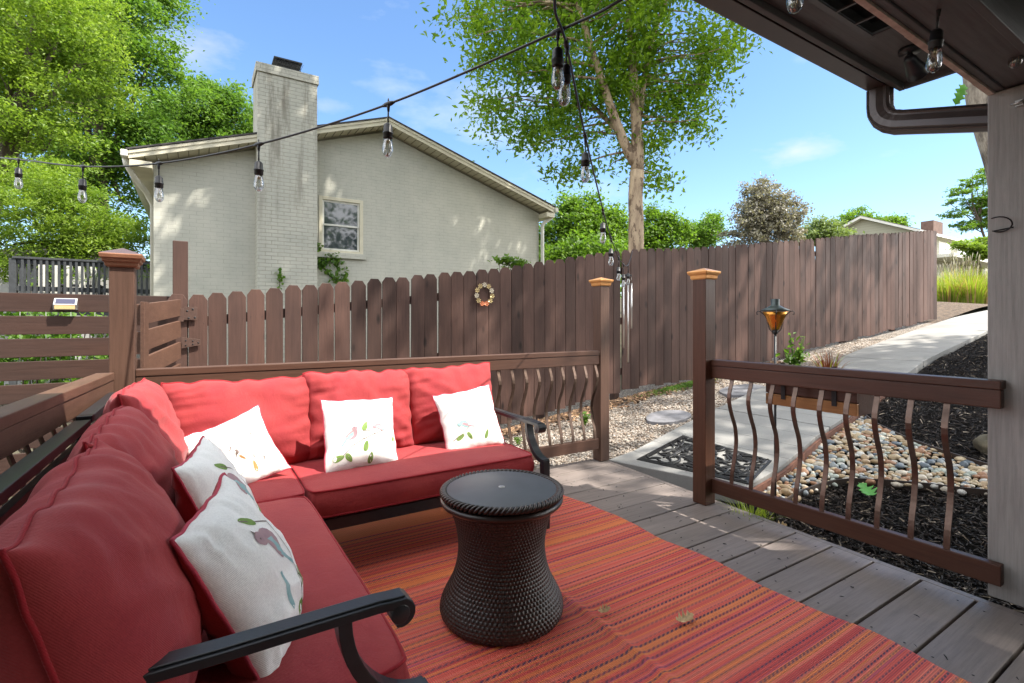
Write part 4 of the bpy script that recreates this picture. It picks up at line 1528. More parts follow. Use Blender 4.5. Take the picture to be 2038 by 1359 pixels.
# ---- ornamental grass clump beyond the fence end
def grass_clump(name, label, base, rad, h, n, mats, seed, plume=0, spread=.6, cat="grass clump", group=None, w=.012):
    r = random.Random(seed)
    root = empty(name, base, label, cat, group)
    mb = MB()
    pl = MB()
    for i in range(n):
        a = r.uniform(0, 2 * PI); q = rad * math.sqrt(r.random()) * .45
        p = Vector((base[0] + q * math.cos(a), base[1] + q * math.sin(a), base[2]))
        d = Vector((math.cos(a), math.sin(a), 0)) * r.uniform(.1, 1) * spread
        hh = h * r.uniform(.55, 1.05)
        pts = []
        for k in range(6):
            t_ = k / 5
            pts.append(p + d * hh * (t_ ** 1.7) + Vector((0, 0, hh * (t_ - .38 * t_ ** 3 * (d.length / spread)))))
        sd_ = Vector((-math.sin(a), math.cos(a), 0)) + Vector((r.uniform(-.5, .5), r.uniform(-.5, .5), 0))
        sd_.normalize()
        V = []
        for k, pp in enumerate(pts):
            ww = w * (1 - k / 5.2)
            V += [pp - sd_ * ww / 2, pp + sd_ * ww / 2]
        F = [(2 * k, 2 * k + 1, 2 * k + 3, 2 * k + 2) for k in range(5)]
        mb.add(V, F, 0 if r.random() < .8 else 1, True)
    mb.build("blades", mats, root)
    if plume:
        for i in range(plume):
            a = r.uniform(0, 2 * PI); d = Vector((math.cos(a), math.sin(a), 0)) * r.uniform(.1, .6)
            p = Vector(base) + d * rad * .4
            pts = [p + d * h * .5 * (t_ ** 1.5) + Vector((0, 0, h * 1.28 * t_)) for t_ in (0, .3, .6, .8, .93, 1.0)]
            pl.tube(pts[:4], .004, 4)
            pl.tube(pts[3:], [.006, .012, .003], 5)
        pl.build("plumes", M['plume'], root)
    return root


for k, (u, Z, hh, lab) in enumerate([(1885, 14.5, 1.0, "tall ornamental grass clump nearest the fence end"), (1935, 14.2, 1.1, "tall ornamental grass clump nearest the porch pillar"), (1912, 16.0, 1.15, "plumed ornamental grass behind the two front clumps")]):
    p = PD(u, 640, Z)
    zb = zg(p.x) - .02 if k < 2 else zg(p.x) + .12
    grass_clump("ornamental_grass", lab, (p.x, p.y, zb), 1.3, hh, 900, [M['grass'], M['straw']], 80 + k, 12, .62, group="ornamental grasses past the fence", w=.030)
# earth bank they stand on
mb = MB()
def bfn(a, b):
    x = 13.2 + a * 9; y = 4.2 + b * 6.5
    z = zg(x) - .05 + .35 * math.exp(-((x - 16.2) ** 2 + (y - 6.2) ** 2) / 5) * 1.0
    return (x, y, z)
mb.grid(bfn, 24, 20)
tag(mb.build("planting_bank", simple('bank', (.045, .032, .024), .95, c2=(.17, .12, .08), ns=14, bump=.9, bs=26, bd=.04)), kind='structure')

# weeds and leaf litter along the fence foot
def weed(label, base, h, seed, n=14, L=.06, W=.035, m='leaf_fresh', name="weed"):
    r = np.random.default_rng(seed)
    root = empty(name, base, label, "plant")
    mb = MB(); C = []
    for i in range(n):
        a = r.uniform(0, 2 * PI); d = Vector((math.cos(a), math.sin(a), 0)) * h * r.uniform(.05, .4)
        hh = h * r.uniform(.5, 1)
        pts = [Vector(base) + d * t_ + Vector((0, 0, hh * t_)) for t_ in (0, .35, .7, 1)]
        mb.tube(pts, .0018, 4)
        for t_ in np.linspace(.3, 1, 5):
            C.append(Vector(base) + d * t_ + Vector((r.normal(0, .015), r.normal(0, .015), hh * t_)))
    mb.build("stem", M['leaf_mid'], root)
    V, F = leaves_np(np.array([c[:] for c in C]), L, W, r, .5)
    np_mesh("leaves", V, F, M[m], root)
    return root


q = PD(1165, 828, 5.6); weed("bright green weed at the fence foot seen through the back balusters", (q.x, q.y, zg(q.x)), .16, 91, 9)
q = PD(1030, 872, 5.2); weed("small yellow green weed in the gravel behind the sofa arm", (q.x, q.y, zg(q.x)), .09, 92, 7, .04, .025)


def litreg(n, r):
    out = []
    for i in range(n):
        x = r.uniform(1.6, 5.4) if r.random() < .7 else r.uniform(5.4, 8); y = fence_y(x) - abs(r.normal(0, .13)) + .05
        out.append((x, y, zg(x) + .0))
    return np.array(out)


t = NT('litter'); t.setc(t.ramp(t.island(0, 1), [(0, (.05, .03, .02)), (.4, (.16, .09, .05)), (.8, (.32, .19, .10)), (1, (.45, .30, .18))])); t.b.inputs['Roughness'].default_value = .8
M['litter'] = t.mat
tag(chips("leaf_litter", 2600, litreg, M['litter'], 8, (.03, .07), (.018, .04), .004), "brown dry leaves and twigs lying along the foot of the fence", "leaf litter", kind='stuff')
def mossreg(n, r):
    x = r.normal(5.75, .3, n); y = np.array([fence_y(a) for a in x]) - .03 - np.abs(r.normal(0, .09, n))
    return np.stack([x, y, np.array([zg(a) for a in x]) + np.abs(r.normal(0, .012, n))], 1)
tag(chips("moss", 3000, mossreg, M['leaf_mid'], 9, (.012, .03), (.006, .014), .004), "low green moss patch at the foot of the fence right of the gap", "moss", kind='stuff')
# grass tuft under the right railing by the post
q = PZ_(1487, 1003, -.03)
grass_clump("grass_tuft", "small bright grass tuft between deck edge and pebbles under the right railing", (3.0, 1.9, -.06), .30, .16, 110, [M['grass'], M['grass']], 95, 0, 1.2, w=.007)
# rock at the right of the mulch
q = gpt(1950, 905)
mb = MB()
import bmesh as _bm
b_ = _bm.new(); _bm.ops.create_icosphere(b_, subdivisions=4, radius=1)
V = []
for v_ in b_.verts:
    c_ = v_.co.copy(); f_ = 1 + .28 * noise.noise(c_ * 1.3) + .10 * noise.noise(c_ * 3.5)
    V.append((q.x + .16 + c_.x * .17 * f_, q.y - .08 + c_.y * .14 * f_, q.z + .05 + c_.z * .12 * f_))
F = [[v_.index for v_ in f_.verts] for f_ in b_.faces]; b_.free()
mb.add(V, F, 0, True)
tag(mb.build("boulder", simple('boulder', (.17, .14, .09), .9, c2=(.06, .055, .04), ns=9, bump=.8, bs=25, bd=.01), loc=q), "brownish boulder in the mulch at the pillar's edge", "rock")
# ================================================================ DECK
def deck_edge(y): return 2.86 + .055 * (y - .9)


mb = MB()
y = 3.345
rb = random.Random(3)
i = 0
while y > -2.4:
    y1 = y; y0 = y - .187
    xe = deck_edge((y0 + y1) / 2) - .004
    zt_ = rb.uniform(-.0015, .0015)
    P = [(-.95, y0, -.036), (xe, y0, -.036), (deck_edge(y1) - .004, y1, -.036), (-.95, y1, -.036),
         (-.95, y0, zt_), (xe, y0, zt_ + rb.uniform(-.002, .001)), (deck_edge(y1) - .004, y1, zt_), (-.95, y1, zt_)]
    mb.hexa(P)
    y -= .199; i += 1
deck = mb.build("deck", M['deck'], bevel=.004)
tag(deck, kind='structure')
mb = MB()
mb.beam((deck_edge(-2.4) + .022, -2.4, -.045), (deck_edge(3.34) + .022, 3.34, -.045), .040, .085)
mb.boxb(-.95, 2.95, 3.348, 3.385, -.24, -.012)
for x in (-.6, .2, 1.0, 1.8, 2.6): mb.boxb(x, x + .04, -2.4, 3.34, -.2, -.04)
tag(mb.build("deck_frame", M['deck'], bevel=.003), kind='structure')
# screws and specks on the deck
mb = MB()
y = 3.345
while y > .3:
    for xo in (.09, .62, 1.3):
        for dy in (.04, .15):
            x = deck_edge(y) - xo + rb.uniform(-.01, .01)
            mb.lathe([(.0045, 0), (.003, .0006)], 7, (x, y - dy, .0022))
    y -= .199
tag(mb.build("deck_screws", M['black']), kind='structure')


def dreg(n, r):
    x = r.uniform(2.0, 2.88, n); y = r.uniform(.4, 3.2, n)
    return np.stack([x, y, np.full(n, .004)], 1)


tag(chips("deck_debris", 70, dreg, M['black'], 17, (.008, .022), (.004, .009), .002), "tiny dark bits of bark and leaf scattered on the grey deck boards", "debris", kind='stuff')

# ================================================================ RAILINGS
def capped_post(name, x0, y0, w, h, label, cap, paint, zb=-.0):
    root = empty(name, (x0 + w / 2, y0 + w / 2, zb), label, "post", "square posts of the deck railing")
    mb = MB(); mb.boxb(x0, x0 + w, y0, y0 + w, zb - .1 if zb < -.05 else .003, h - .075)
    mb.build("shaft", paint, root, bevel=.004)
    cx_, cy_ = x0 + w / 2, y0 + w / 2
    mb = MB()
    def ring(hw, z): return [(cx_ - hw, cy_ - hw, z), (cx_ + hw, cy_ - hw, z), (cx_ + hw, cy_ + hw, z), (cx_ - hw, cy_ + hw, z)]
    if cap == 'new':
        rs = [(w / 2 + .004, h - .078), (w / 2 + .010, h - .070), (w / 2 + .012, h - .052), (w / 2 + .024, h - .040), (w / 2 + .026, h - .030), (w / 2 + .026, h - .024), (0.001, h)]
    else:
        rs = [(w / 2 + .006, h - .085), (w / 2 + .014, h - .078), (w / 2 + .016, h - .062), (w / 2 + .024, h - .058), (w / 2 + .026, h - .044), (w / 2 + .034, h - .040), (w / 2 + .037, h - .022), (w / 2 + .034, h - .018), (0.001, h + .018)]
    V = []
    for hw, z in rs: V += ring(hw, z)
    F = [(3, 2, 1, 0)]
    mi = []
    n = len(rs)
    for i in range(n - 1):
        for k in range(4):
            F.append((i * 4 + k, i * 4 + (k + 1) % 4, (i + 1) * 4 + (k + 1) % 4, (i + 1) * 4 + k))
    F.append(tuple((n - 1) * 4 + k for k in range(4)))
    b = len(mb.v)
    mb.add(V, F)
    if cap == 'old':
        for q in range(len(mb.m) - 5, len(mb.m)): mb.m[q] = 1
    mb.build("cap", M['copper'] if cap == 'new' else [M['copper_old'], M['cap_top']], root, bevel=.0015, seg=1)
    return root


capped_post("railing_post", -.368, 3.20, .104, 1.56, "thick reddish brown corner post with a rusty two tone pyramid cap", 'old', M['post'])
capped_post("railing_post", 2.93, 3.23, .10, 1.585, "brown railing post with copper cap left of the entry gap, beside the wind chime", 'new', M['post'])
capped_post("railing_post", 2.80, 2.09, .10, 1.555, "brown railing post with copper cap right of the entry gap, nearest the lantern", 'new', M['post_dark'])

BAL = [(0, .0), (.05, .012), (.12, .030), (.20, .034), (.32, .012), (.46, -.026), (.60, -.036), (.74, -.022), (.88, .002), (1.0, .010)]


def bal_off(t_):
    xs = [b[0] for b in BAL]; ys = [b[1] for b in BAL]
    # smooth
    acc = 0; wsum = 0
    for d in np.linspace(-.06, .06, 7):
        w = 1 - abs(d) / .08
        acc += w * np.interp(min(1, max(0, t_ + d)), xs, ys); wsum += w
    return acc / wsum


def baluster(parent, base, inward, side, z0, z1, m):
    mb = MB()
    pts = []
    for i in range(25):
        t_ = i / 24
        z = z1 + (z0 - z1) * t_
        pts.append(Vector((base[0], base[1], z)) + Vector(inward) * bal_off(t_) * 1.15)
    mb.strap(pts, side, .024, .0065)
    return mb.build("baluster", m, parent)


def railing(label, a, b, z_lo, z_hi, inward, paint, spots, m, w=.042, topw=.075):
    a = Vector(a); b = Vector(b)
    root = empty("deck_railing", ((a.x + b.x) / 2, (a.y + b.y) / 2, 0), label, "railing", "railings round the deck")
    d = (b - a).normalized(); inw = Vector(inward)
    mb = MB(); c = inw * (-topw / 2 + .008)
    mb.beam(a + c + Vector((0, 0, z_hi - .019)), b + c + Vector((0, 0, z_hi - .019)), topw, .038)
    mb.build("handrail", paint, root, bevel=.004)
    mb = MB(); c = inw * (-w / 2 + .004)
    mb.beam(a + c + Vector((0, 0, z_hi - .0785)), b + c + Vector((0, 0, z_hi - .0785)), w, .079)
    mb.build("top_rail", paint, root, bevel=.004)
    mb = MB()
    mb.beam(a + c + Vector((0, 0, z_lo - .045)), b + c + Vector((0, 0, z_lo - .045)), w, .09)
    mb.build("bottom_rail", paint, root, bevel=.004)
    for s_ in spots:
        p = a + d * s_ + inw * (-w / 2 + .004)
        baluster(root, p, inw, d, z_lo + .001, z_hi - .119, m)
    return root


# right railing (runs toward the camera), inner face x~2.87
ys = [2.07, 1.95, 1.82, 1.684, 1.55, 1.41, 1.28, 1.15, 1.01, .875]
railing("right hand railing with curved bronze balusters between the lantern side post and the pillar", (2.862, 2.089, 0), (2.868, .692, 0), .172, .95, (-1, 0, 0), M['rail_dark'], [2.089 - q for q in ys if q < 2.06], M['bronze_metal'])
# back railing
xs = [2.89 - .1205 * i for i in range(27)]
railing("long back railing running behind the sofa from the corner post to the entry", (-.263, 3.245, 0), (2.929, 3.245, 0), .2, .952, (0, -1, 0), M['rail_x'], [x + .263 for x in xs if x > -.2], M['bronze_metal'])
# left railing
la = Vector((-.352, 3.198, 0)); lb = Vector((-.60, -.3, 0))
ld = (lb - la).normalized(); lin = Vector((-ld.y, ld.x, 0))
if lin.x < 0: lin = -lin
railing("left hand railing beside the dark sofa arm, half in sun and half in shade", la, lb, .16, .945, lin, M['rail_y'], [.10 + .125 * i for i in range(26)], M['bronze_metal'])

# planter box on the outside of the right railing
pbx = empty("planter_box", (3.06, 1.52, .70), "stained wooden planter box hooked on the outside of the right railing", "planter")
mb = MB()
mb.boxb(2.945, 2.965, 1.27, 1.77, .70, .765); mb.boxb(2.945, 2.965, 1.27, 1.77, .770, .90, 1)
mb.boxb(3.165, 3.185, 1.27, 1.77, .70, .90, 1)
mb.boxb(2.966, 3.164, 1.27, 1.29, .70, .90, 1); mb.boxb(2.966, 3.164, 1.75, 1.77, .70, .90, 1)
mb.boxb(2.966, 3.164, 1.291, 1.749, .70, .715, 0)
mb.boxb(2.966, 3.164, 1.291, 1.749, .83, .87, 2)
mb.build("box", [M['raw_wood'], M['rail_dark'], M['mulch']], pbx, bevel=.002)
mb = MB(); 
for yy in (1.38, 1.66): mb.strap([(2.93, yy, .955), (2.938, yy, .955), (2.94, yy, .74)], (0, 1, 0), .025, .003)
mb.build("hook", M['black'], pbx)
p1 = PD(1583, 715, 3.15)
r = np.random.default_rng(12)
pl1 = empty("potted_herb", (3.07, 1.66, .871), "light green leafy herb growing in the planter box near the post", "plant")
mb = MB(); C = []
for i in range(16):
    a = r.uniform(0, 2 * PI); q = r.uniform(.01, .07); hh = r.uniform(.12, .27)
    b0 = Vector((3.07, 1.66, .872)); e = b0 + Vector((math.cos(a) * q, math.sin(a) * q, hh))
    mb.tube([b0, b0.lerp(e, .5) + Vector((0, 0, .01)), e], .0022, 5)
    for t_ in np.linspace(.3, 1, 6): C.append((b0.lerp(e, t_) + Vector((r.normal(0, .014), r.normal(0, .014), 0)))[:])
mb.build("stem", M['leaf_fresh'], pl1)
V, F = leaves_np(np.array(C), .045, .024, r, .4)
np_mesh("leaves", V, F, M['leaf_fresh'], pl1)
grass_clump("spiky_plant", "rusty brown and green spiky plant in the planter box", (3.07, 1.47, .872), .12, .20, 120, [simple('rust_blade', (.36, .12, .04), .6, c2=(.20, .07, .03), ns=30), M['grass']], 96, 0, .8, cat="plant", w=.007)
mb = MB(); mb.lathe([(.035, .872), (.042, .925), (.040, .925), (.033, .88)], 18, (3.07, 1.36, 0))
tag(mb.build("plastic_pot", M['black'], loc=(3.07, 1.36, .872)), "small black plastic pot at the near end of the planter box", "pot")
# blade drooping over the rail
# ---- path lantern
lp = empty("lantern_torch", (3.03, 1.76, -.06), "black stake lantern with amber glass cone standing outside the right railing", "lantern")
c = Vector((3.03, 1.76, 0))
mb = MB(); mb.tube([c + Vector((0, 0, -.12)), c + Vector((0, 0, 1.125))], .0075, 8)
mb.build("stake", M['dark_metal'], lp)
mb = MB()
mb.lathe([(.022, 1.150), (.028, 1.168), (.042, 1.20), (.054, 1.235), (.070, 1.262), (.072, 1.262), (.056, 1.234), (.044, 1.20), (.030, 1.168), (.024, 1.150)], 24, c)
am = NT('amber_cone'); am.setc((.75, .34, .06)); am.b.inputs['Roughness'].default_value = .25; am.b.inputs['Metallic'].default_value = .75
mb.build("cone", am.mat, lp)
mb = MB()
mb.lathe([(.078, 1.266), (.080, 1.272), (.045, 1.288), (.030, 1.298), (.024, 1.302), (.024, 1.338), (.018, 1.340), (.0, 1.340)], 24, c)
mb.build("lid", simple('lantern_lid', (.10, .13, .12), .4, .6, c2=(.06, .07, .07), ns=20), lp)
mb = MB()
mb.lathe([(.008, 1.12), (.016, 1.13), (.017, 1.148), (.006, 1.15)], 12, c)
for k in range(4):
    a = PI / 4 + k * PI / 2 - .2
    d = Vector((math.cos(a), math.sin(a), 0))
    prof = [(.010, 1.130), (.030, 1.150), (.037, 1.175), (.042, 1.205), (.058, 1.238), (.080, 1.262), (.094, 1.266), (.103, 1.258), (.102, 1.246), (.094, 1.245)]
    mb.tube([c + d * q + Vector((0, 0, z)) for q, z in prof], .0028, 6)
mb.build("cage", M['dark_metal'], lp)

# ---- doormat
def mat_pt(a, b):  # a along x (0..1), b across
    A = Vector((3.20, 3.08, 0)); B = Vector((3.95, 3.20, 0)); Cc = Vector((3.86, 2.27, 0)); D = Vector((3.36, 2.14, 0))
    return (A * (1 - a) + B * a) * (1 - b) + (D * (1 - a) + Cc * a) * b


def mp3(a, b, z=.048):
    p = mat_pt(a, b); return Vector((p.x, p.y, max(zg(p.x), -.035) + z))


dm = empty("doormat", mp3(.5, .5, .036), "black rubber scroll doormat lying on the walk at the entry gap", "doormat")
mb = MB()
bw = .055
for (a0, b0, a1, b1) in ((0, 0, 1, 0), (1, 0, 1, 1), (1, 1, 0, 1), (0, 1, 0, 0)):
    n = 8
    for i in range(n):
        t0, t1 = i / n, (i + 1) / n
        pa = Vector((a0 + (a1 - a0) * t0, b0 + (b1 - b0) * t0)); pb_ = Vector((a0 + (a1 - a0) * t1, b0 + (b1 - b0) * t1))
        def inn(p): return Vector((min(max(p[0], bw * 1.2), 1 - bw * 1.2), min(max(p[1], bw), 1 - bw)))
        qa, qb = inn(pa), inn(pb_)
        P = [mp3(*pa, .036), mp3(*pb_, .036), mp3(*qb, .036), mp3(*qa, .036), mp3(*pa, .043), mp3(*pb_, .043), mp3(*qb, .047), mp3(*qa, .047)]
        mb.hexa(P)
mb.build("border", M['black'], dm, fixn=True)
mb = MB()
rm = random.Random(8)
for i in range(170):
    a0 = rm.uniform(.06, .94); b0 = rm.uniform(.05, .95)
    th = rm.choice([0, 1]) * PI * .5 + rm.uniform(-.5, .5) + (PI / 4 if i % 2 else -PI / 4)
    pts = []
    cur = rm.choice([-1, 1]) * rm.uniform(4, 9)
    L_ = rm.uniform(.12, .28)
    x_, y_ = a0, b0
    for k in range(9):
        pts.append((x_, y_))
        x_ += math.cos(th) * L_ / 8 * 1.3; y_ += math.sin(th) * L_ / 8
        th += cur * (L_ / 8) * (1 if k < 5 else -.6)
    P = [mp3(min(max(x, .04), .96), min(max(y, .03), .97), .0415 + .0012 * (i % 4)) for x, y in pts]
    mb.tube(P, [.003 + .010 * math.sin(PI * min(1, max(.12, k / 8))) for k in range(9)], 6)
sc_o = mb.build("scrollwork", M['black'], dm)

# ================================================================ RUG
t = NT('striped_rug')
sp = t.n("ShaderNodeSeparateXYZ"); t.l(t.tc.outputs['Object'], sp.inputs[0])
def n1d(scale, seed, detail=2, dx=0.0):
    cb = t.n("ShaderNodeCombineXYZ")
    yy = t.math('ADD', sp.outputs[1], seed)
    t.l(yy, cb.inputs[1])
    if dx: t.l(t.math('MULTIPLY', sp.outputs[0], dx), cb.inputs[0])
    return t.noise(cb.outputs[0], scale, detail, .7)
rr_ = random.Random(41)
PAL = [((.88, .12, .085), 34), ((.92, .20, .13), 28), ((.92, .25, .07), 20), ((.74, .075, .065), 12), ((.72, .10, .15), 3), ((.90, .22, .07), 22)]
def pick():
    tot = sum(w for _, w in PAL); q = rr_.uniform(0, tot)
    for c_, w in PAL:
        q -= w
        if q <= 0: return c_
    return PAL[0][0]
YA, YB = -1.32, 1.34
NSEG = 9
yn = t.math('DIVIDE', t.math('SUBTRACT', sp.outputs[1], YA), YB - YA)
cc = None; dk = None
for sgm in range(NSEG):
    loc_ = t.math('SUBTRACT', t.math('MULTIPLY', yn, float(NSEG)), float(sgm))
    e_ = []; p_ = 0.0
    while p_ < 1 and len(e_) < 30:
        e_.append((p_, pick())); p_ += rr_.choice([.018, .026, .034, .044])
    col_ = t.ramp(loc_, e_, 'CONSTANT')
    l_ = [(0.0, 0.0)]; p_ = rr_.uniform(.01, .05)
    while p_ < .99 and len(l_) < 28:
        wd_ = rr_.choice([.014, .018, .022, .04]); st_ = rr_.choice([.5, .75, .95])
        l_ += [(p_, st_), (min(p_ + wd_, .999), 0.0)]; p_ += wd_ + rr_.choice([.04, .055, .08, .11, .15])
    dkl = t.ramp(loc_, l_, 'CONSTANT')
    if cc is None: cc, dk = col_, dkl
    else:
        m_ = t.math('GREATER_THAN', loc_, 0.0)
        cc = t.mix(m_, cc, col_); dk = t.mix(m_, dk, dkl)
fine_ = t.ramp(n1d(170, 7.7, 1), [(.35, .80), (.65, 1.12)])
cc = t.mix(1.0, cc, fine_, 'MULTIPLY')
wx = t.n("ShaderNodeTexWave", wave_type='BANDS', bands_direction='X'); wx.inputs['Scale'].default_value = 21; t.l(t.map((1, 1, 1), rot=(0, 0, .9)), wx.inputs['Vector'])
dash = t.ramp(wx.outputs['Fac'], [(.30, .35), (.50, 1)])
cc = t.mix(t.math('MULTIPLY', dk, dash), cc, (.075, .028, .085))
# woven grid: fine weave
wv1 = t.n("ShaderNodeTexWave", wave_type='BANDS', bands_direction='X'); wv1.inputs['Scale'].default_value = 42
wv2 = t.n("ShaderNodeTexWave", wave_type='BANDS', bands_direction='Y'); wv2.inputs['Scale'].default_value = 50
for w_ in (wv1, wv2):
    t.l(t.tc.outputs['Object'], w_.inputs['Vector'])
chk = t.math('MULTIPLY', wv1.outputs['Fac'], wv2.outputs['Fac'])
cc = t.mix(1.0, cc, t.ramp(chk, [(0, .62), (.5, 1.12)]), 'MULTIPLY')
t.setc(cc)
t.b.inputs['Roughness'].default_value = .45
t.b.inputs['Specular IOR Level'].default_value = .5
t.l(t.bump(chk, .8, .003), t.b.inputs['Normal'])
M['rug'] = t.mat
mb = MB()
RX0, RX1, RY0, RY1 = -.35, 2.165, .15, 2.76


def rug_z(x, y):
    z = .006
    z += .011 * math.exp(-((x - 1.335 - .012 * math.sin(y * 5)) / .022) ** 2) * (1 if y < 2.3 else .4)
    z += .006 * (1 + noise.noise((x * 1.6, y * 2.6, 4))) * .6
    e = min(abs(x - RX1), .25) / .25
    z += .010 * (1 - e) * (.5 + .5 * noise.noise((2, y * 5.0, 7)))
    return z


def rfn(a, b):
    q_ = min(1, max(0, (RX0 + (RX1 - RX0) * a - 1.25) / .9)); y = RY0 + (RY1 + .27 * (1 - q_ * q_ * (3 - 2 * q_)) - RY0) * b
    x = RX0 + (RX1 + .018 * noise.noise((y * 4, 1, 1)) + .012 * math.sin(y * 9) - RX0) * a
    cut = max(0, (y - 2.60)) * .6 * max(0, (a - .9)) * 10
    return (x - .12 * max(0, a - .85) * max(0, y - 2.5) * 8, y + .012 * noise.noise((x * 3, 5, 2)), rug_z(x, y))


mb.grid(rfn, 220, 200)
rug = mb.build("striped_rug", M['rug'], loc=(.9, 1.45, .004))
sm = rug.modifiers.new("thick", 'SOLIDIFY'); sm.thickness = .003; sm.offset = 1
tag(rug, "red and orange striped woven outdoor rug lying under the wicker table", "rug")
for (u, v, s_, lab, cv_, sd_) in ((1362, 1230, .040, "larger pale brown dry oak leaf lying on the rug", 1.0, 2.0), (1202, 1214, .027, "smaller dark curled dry leaf on the rug near the wicker table", 1.4, 3.0)):
    q = PZ_(u, v, .03)
    leaf_obj("dry_leaf", lab, (q.x, q.y, rug_z(q.x, q.y) + .014), s_, M['dead'], (.9, -.2, .1), (.3, .9, .25), cv_ * .8, sd_, group="dry leaves on the rug")
q = gpt(1727, 993)
leaf_obj("oak_leaf", "fresh pale green lobed leaf lying on the dark mulch", (q.x, q.y, q.z + .05), .085, M['green_leaf'], (-.6, -.7, -.15), (.7, -.5, .3), .5, 1.4)
q = PZ_(1567, 1032, -.06)
leaf_obj("dry_leaf", "tan dry leaf on the mulch just below the right railing near the lantern stake", (3.0, 1.72, -.045), .045, M['dead'], (.7, -.6, .1), (.5, .7, .3), .6, 2.6)

# ================================================================ WICKER TABLE
tx, ty = 1.067, 1.774
tbz = rug_z(tx, ty) + .004
wt_ = empty("wicker_table", (tx, ty, tbz), "round dark brown hourglass shaped wicker cooler table standing on the rug", "table")
prof = [(.236, 0), (.250, .012), (.252, .03), (.247, .055), (.232, .085), (.212, .12), (.196, .155), (.184, .195), (.177, .235), (.1745, .27), (.177, .305), (.183, .345), (.193, .385), (.206, .42), (.222, .447), (.230, .458)]
pz_ = [p[1] for p in prof]; pr_ = [p[0] for p in prof]
NS, NR = 168, 34
seg = NS * 3; rows = NR * 6


def smr(z):
    a = 0; w = 0
    for d in (-.02, -.01, 0, .01, .02):
        k = 1 - abs(d) / .03
        a += k * np.interp(min(.458, max(0, z + d)), pz_, pr_); w += k
    return a / w


V = np.zeros((rows + 1, seg, 3))
th = np.arange(seg) / seg * 2 * PI
for i in range(rows + 1):
    z = .458 * i / rows
    r0 = smr(z)
    ph = z / .458 * NR
    row = np.floor(ph)
    rowp = np.abs(np.sin(PI * ph)) ** .6
    wv_ = np.cos(th * NS / 2 + PI * row)           # over/under
    jt = .75 + .5 * np.array([noise.noise((math.cos(a_) * 3, math.sin(a_) * 3, z * 14)) for a_ in th[::6]]).repeat(6)
    d = .0030 * wv_ * rowp * jt + .0030 * (rowp - .6)
    V[i, :, 0] = tx + (r0 + d) * np.cos(th); V[i, :, 1] = ty + (r0 + d) * np.sin(th); V[i, :, 2] = tbz + .004 + z
F = []
idx = np.arange((rows + 1) * seg).reshape(rows + 1, seg)
a = idx[:-1, :]; b = np.roll(idx, -1, 1)[:-1, :]; c_ = np.roll(idx, -1, 1)[1:, :]; d_ = idx[1:, :]
F = np.stack([a, b, c_, d_], -1).reshape(-1, 4)
M['wicker'] = simple('wicker_resin', (.032, .019, .015), .34, 0, c2=(.022, .014, .012), ns=8, bump=.1, bs=200, spec=.6)
np_mesh("body", V.reshape(-1, 3), F, M['wicker'], wt_, smooth=True)
mb = MB(); mb.lathe([(.05, .001), (.232, .001), (.238, .006), (.238, .012)], 64, (tx, ty, tbz)); mb.build("foot_ring", M['wicker'], wt_)
# braided rim
mb = MB()
zr = tbz + .475
mb.lathe([(.222, -.022), (.244, -.022), (.250, -.014), (.252, -.006), (.246, .002), (.236, .004)], 96, (tx, ty, zr - .002))
for k in range(3):
    pts = []
    n = 300
    for i in range(n):
        a = 2 * PI * i / n
        q = a * 26 + k * 2 * PI / 3
        rr = .238 + .0105 * math.cos(q); zz = zr + .020 + .0105 * math.sin(q) * .9
        pts.append((tx + rr * math.cos(a), ty + rr * math.sin(a), zz))
    mb.tube(pts, .0068, 6, closed=True, flat=(0, 0, 1))
mb.build("rim", M['wicker'], wt_)
tp = NT('table_top'); tn = tp.noise(tp.map(), 180, 3); tp.setc(tp.mix(tp.ramp(tp.noise(tp.map(), 9, 5), [(.3, 0), (.7, 1)]), (.075, .082, .092), (.095, .103, .115)))
tp.b.inputs['Roughness'].default_value = .52
tp.l(tp.bump(tn, .25, .001), tp.b.inputs['Normal'])
mb = MB()
mb.lathe([(.10, zr - .0 + .0 - 0), (.226, zr), (.229, zr + .012), (.228, zr + .027), (.222, zr + .030), (.012, zr + .031)], 96, (tx, ty, 0))
mb.build("table_top", tp.mat, wt_)
mb = MB(); mb.lathe([(.0, zr + .0325), (.006, zr + .033), (.011, zr + .034), (.013, zr + .0335), (.013, zr + .031)], 20, (tx, ty, 0))
mb.build("centre_button", M['alu'], wt_)
# ================================================================ SOFA FRAMES
DM = M['dark_metal']


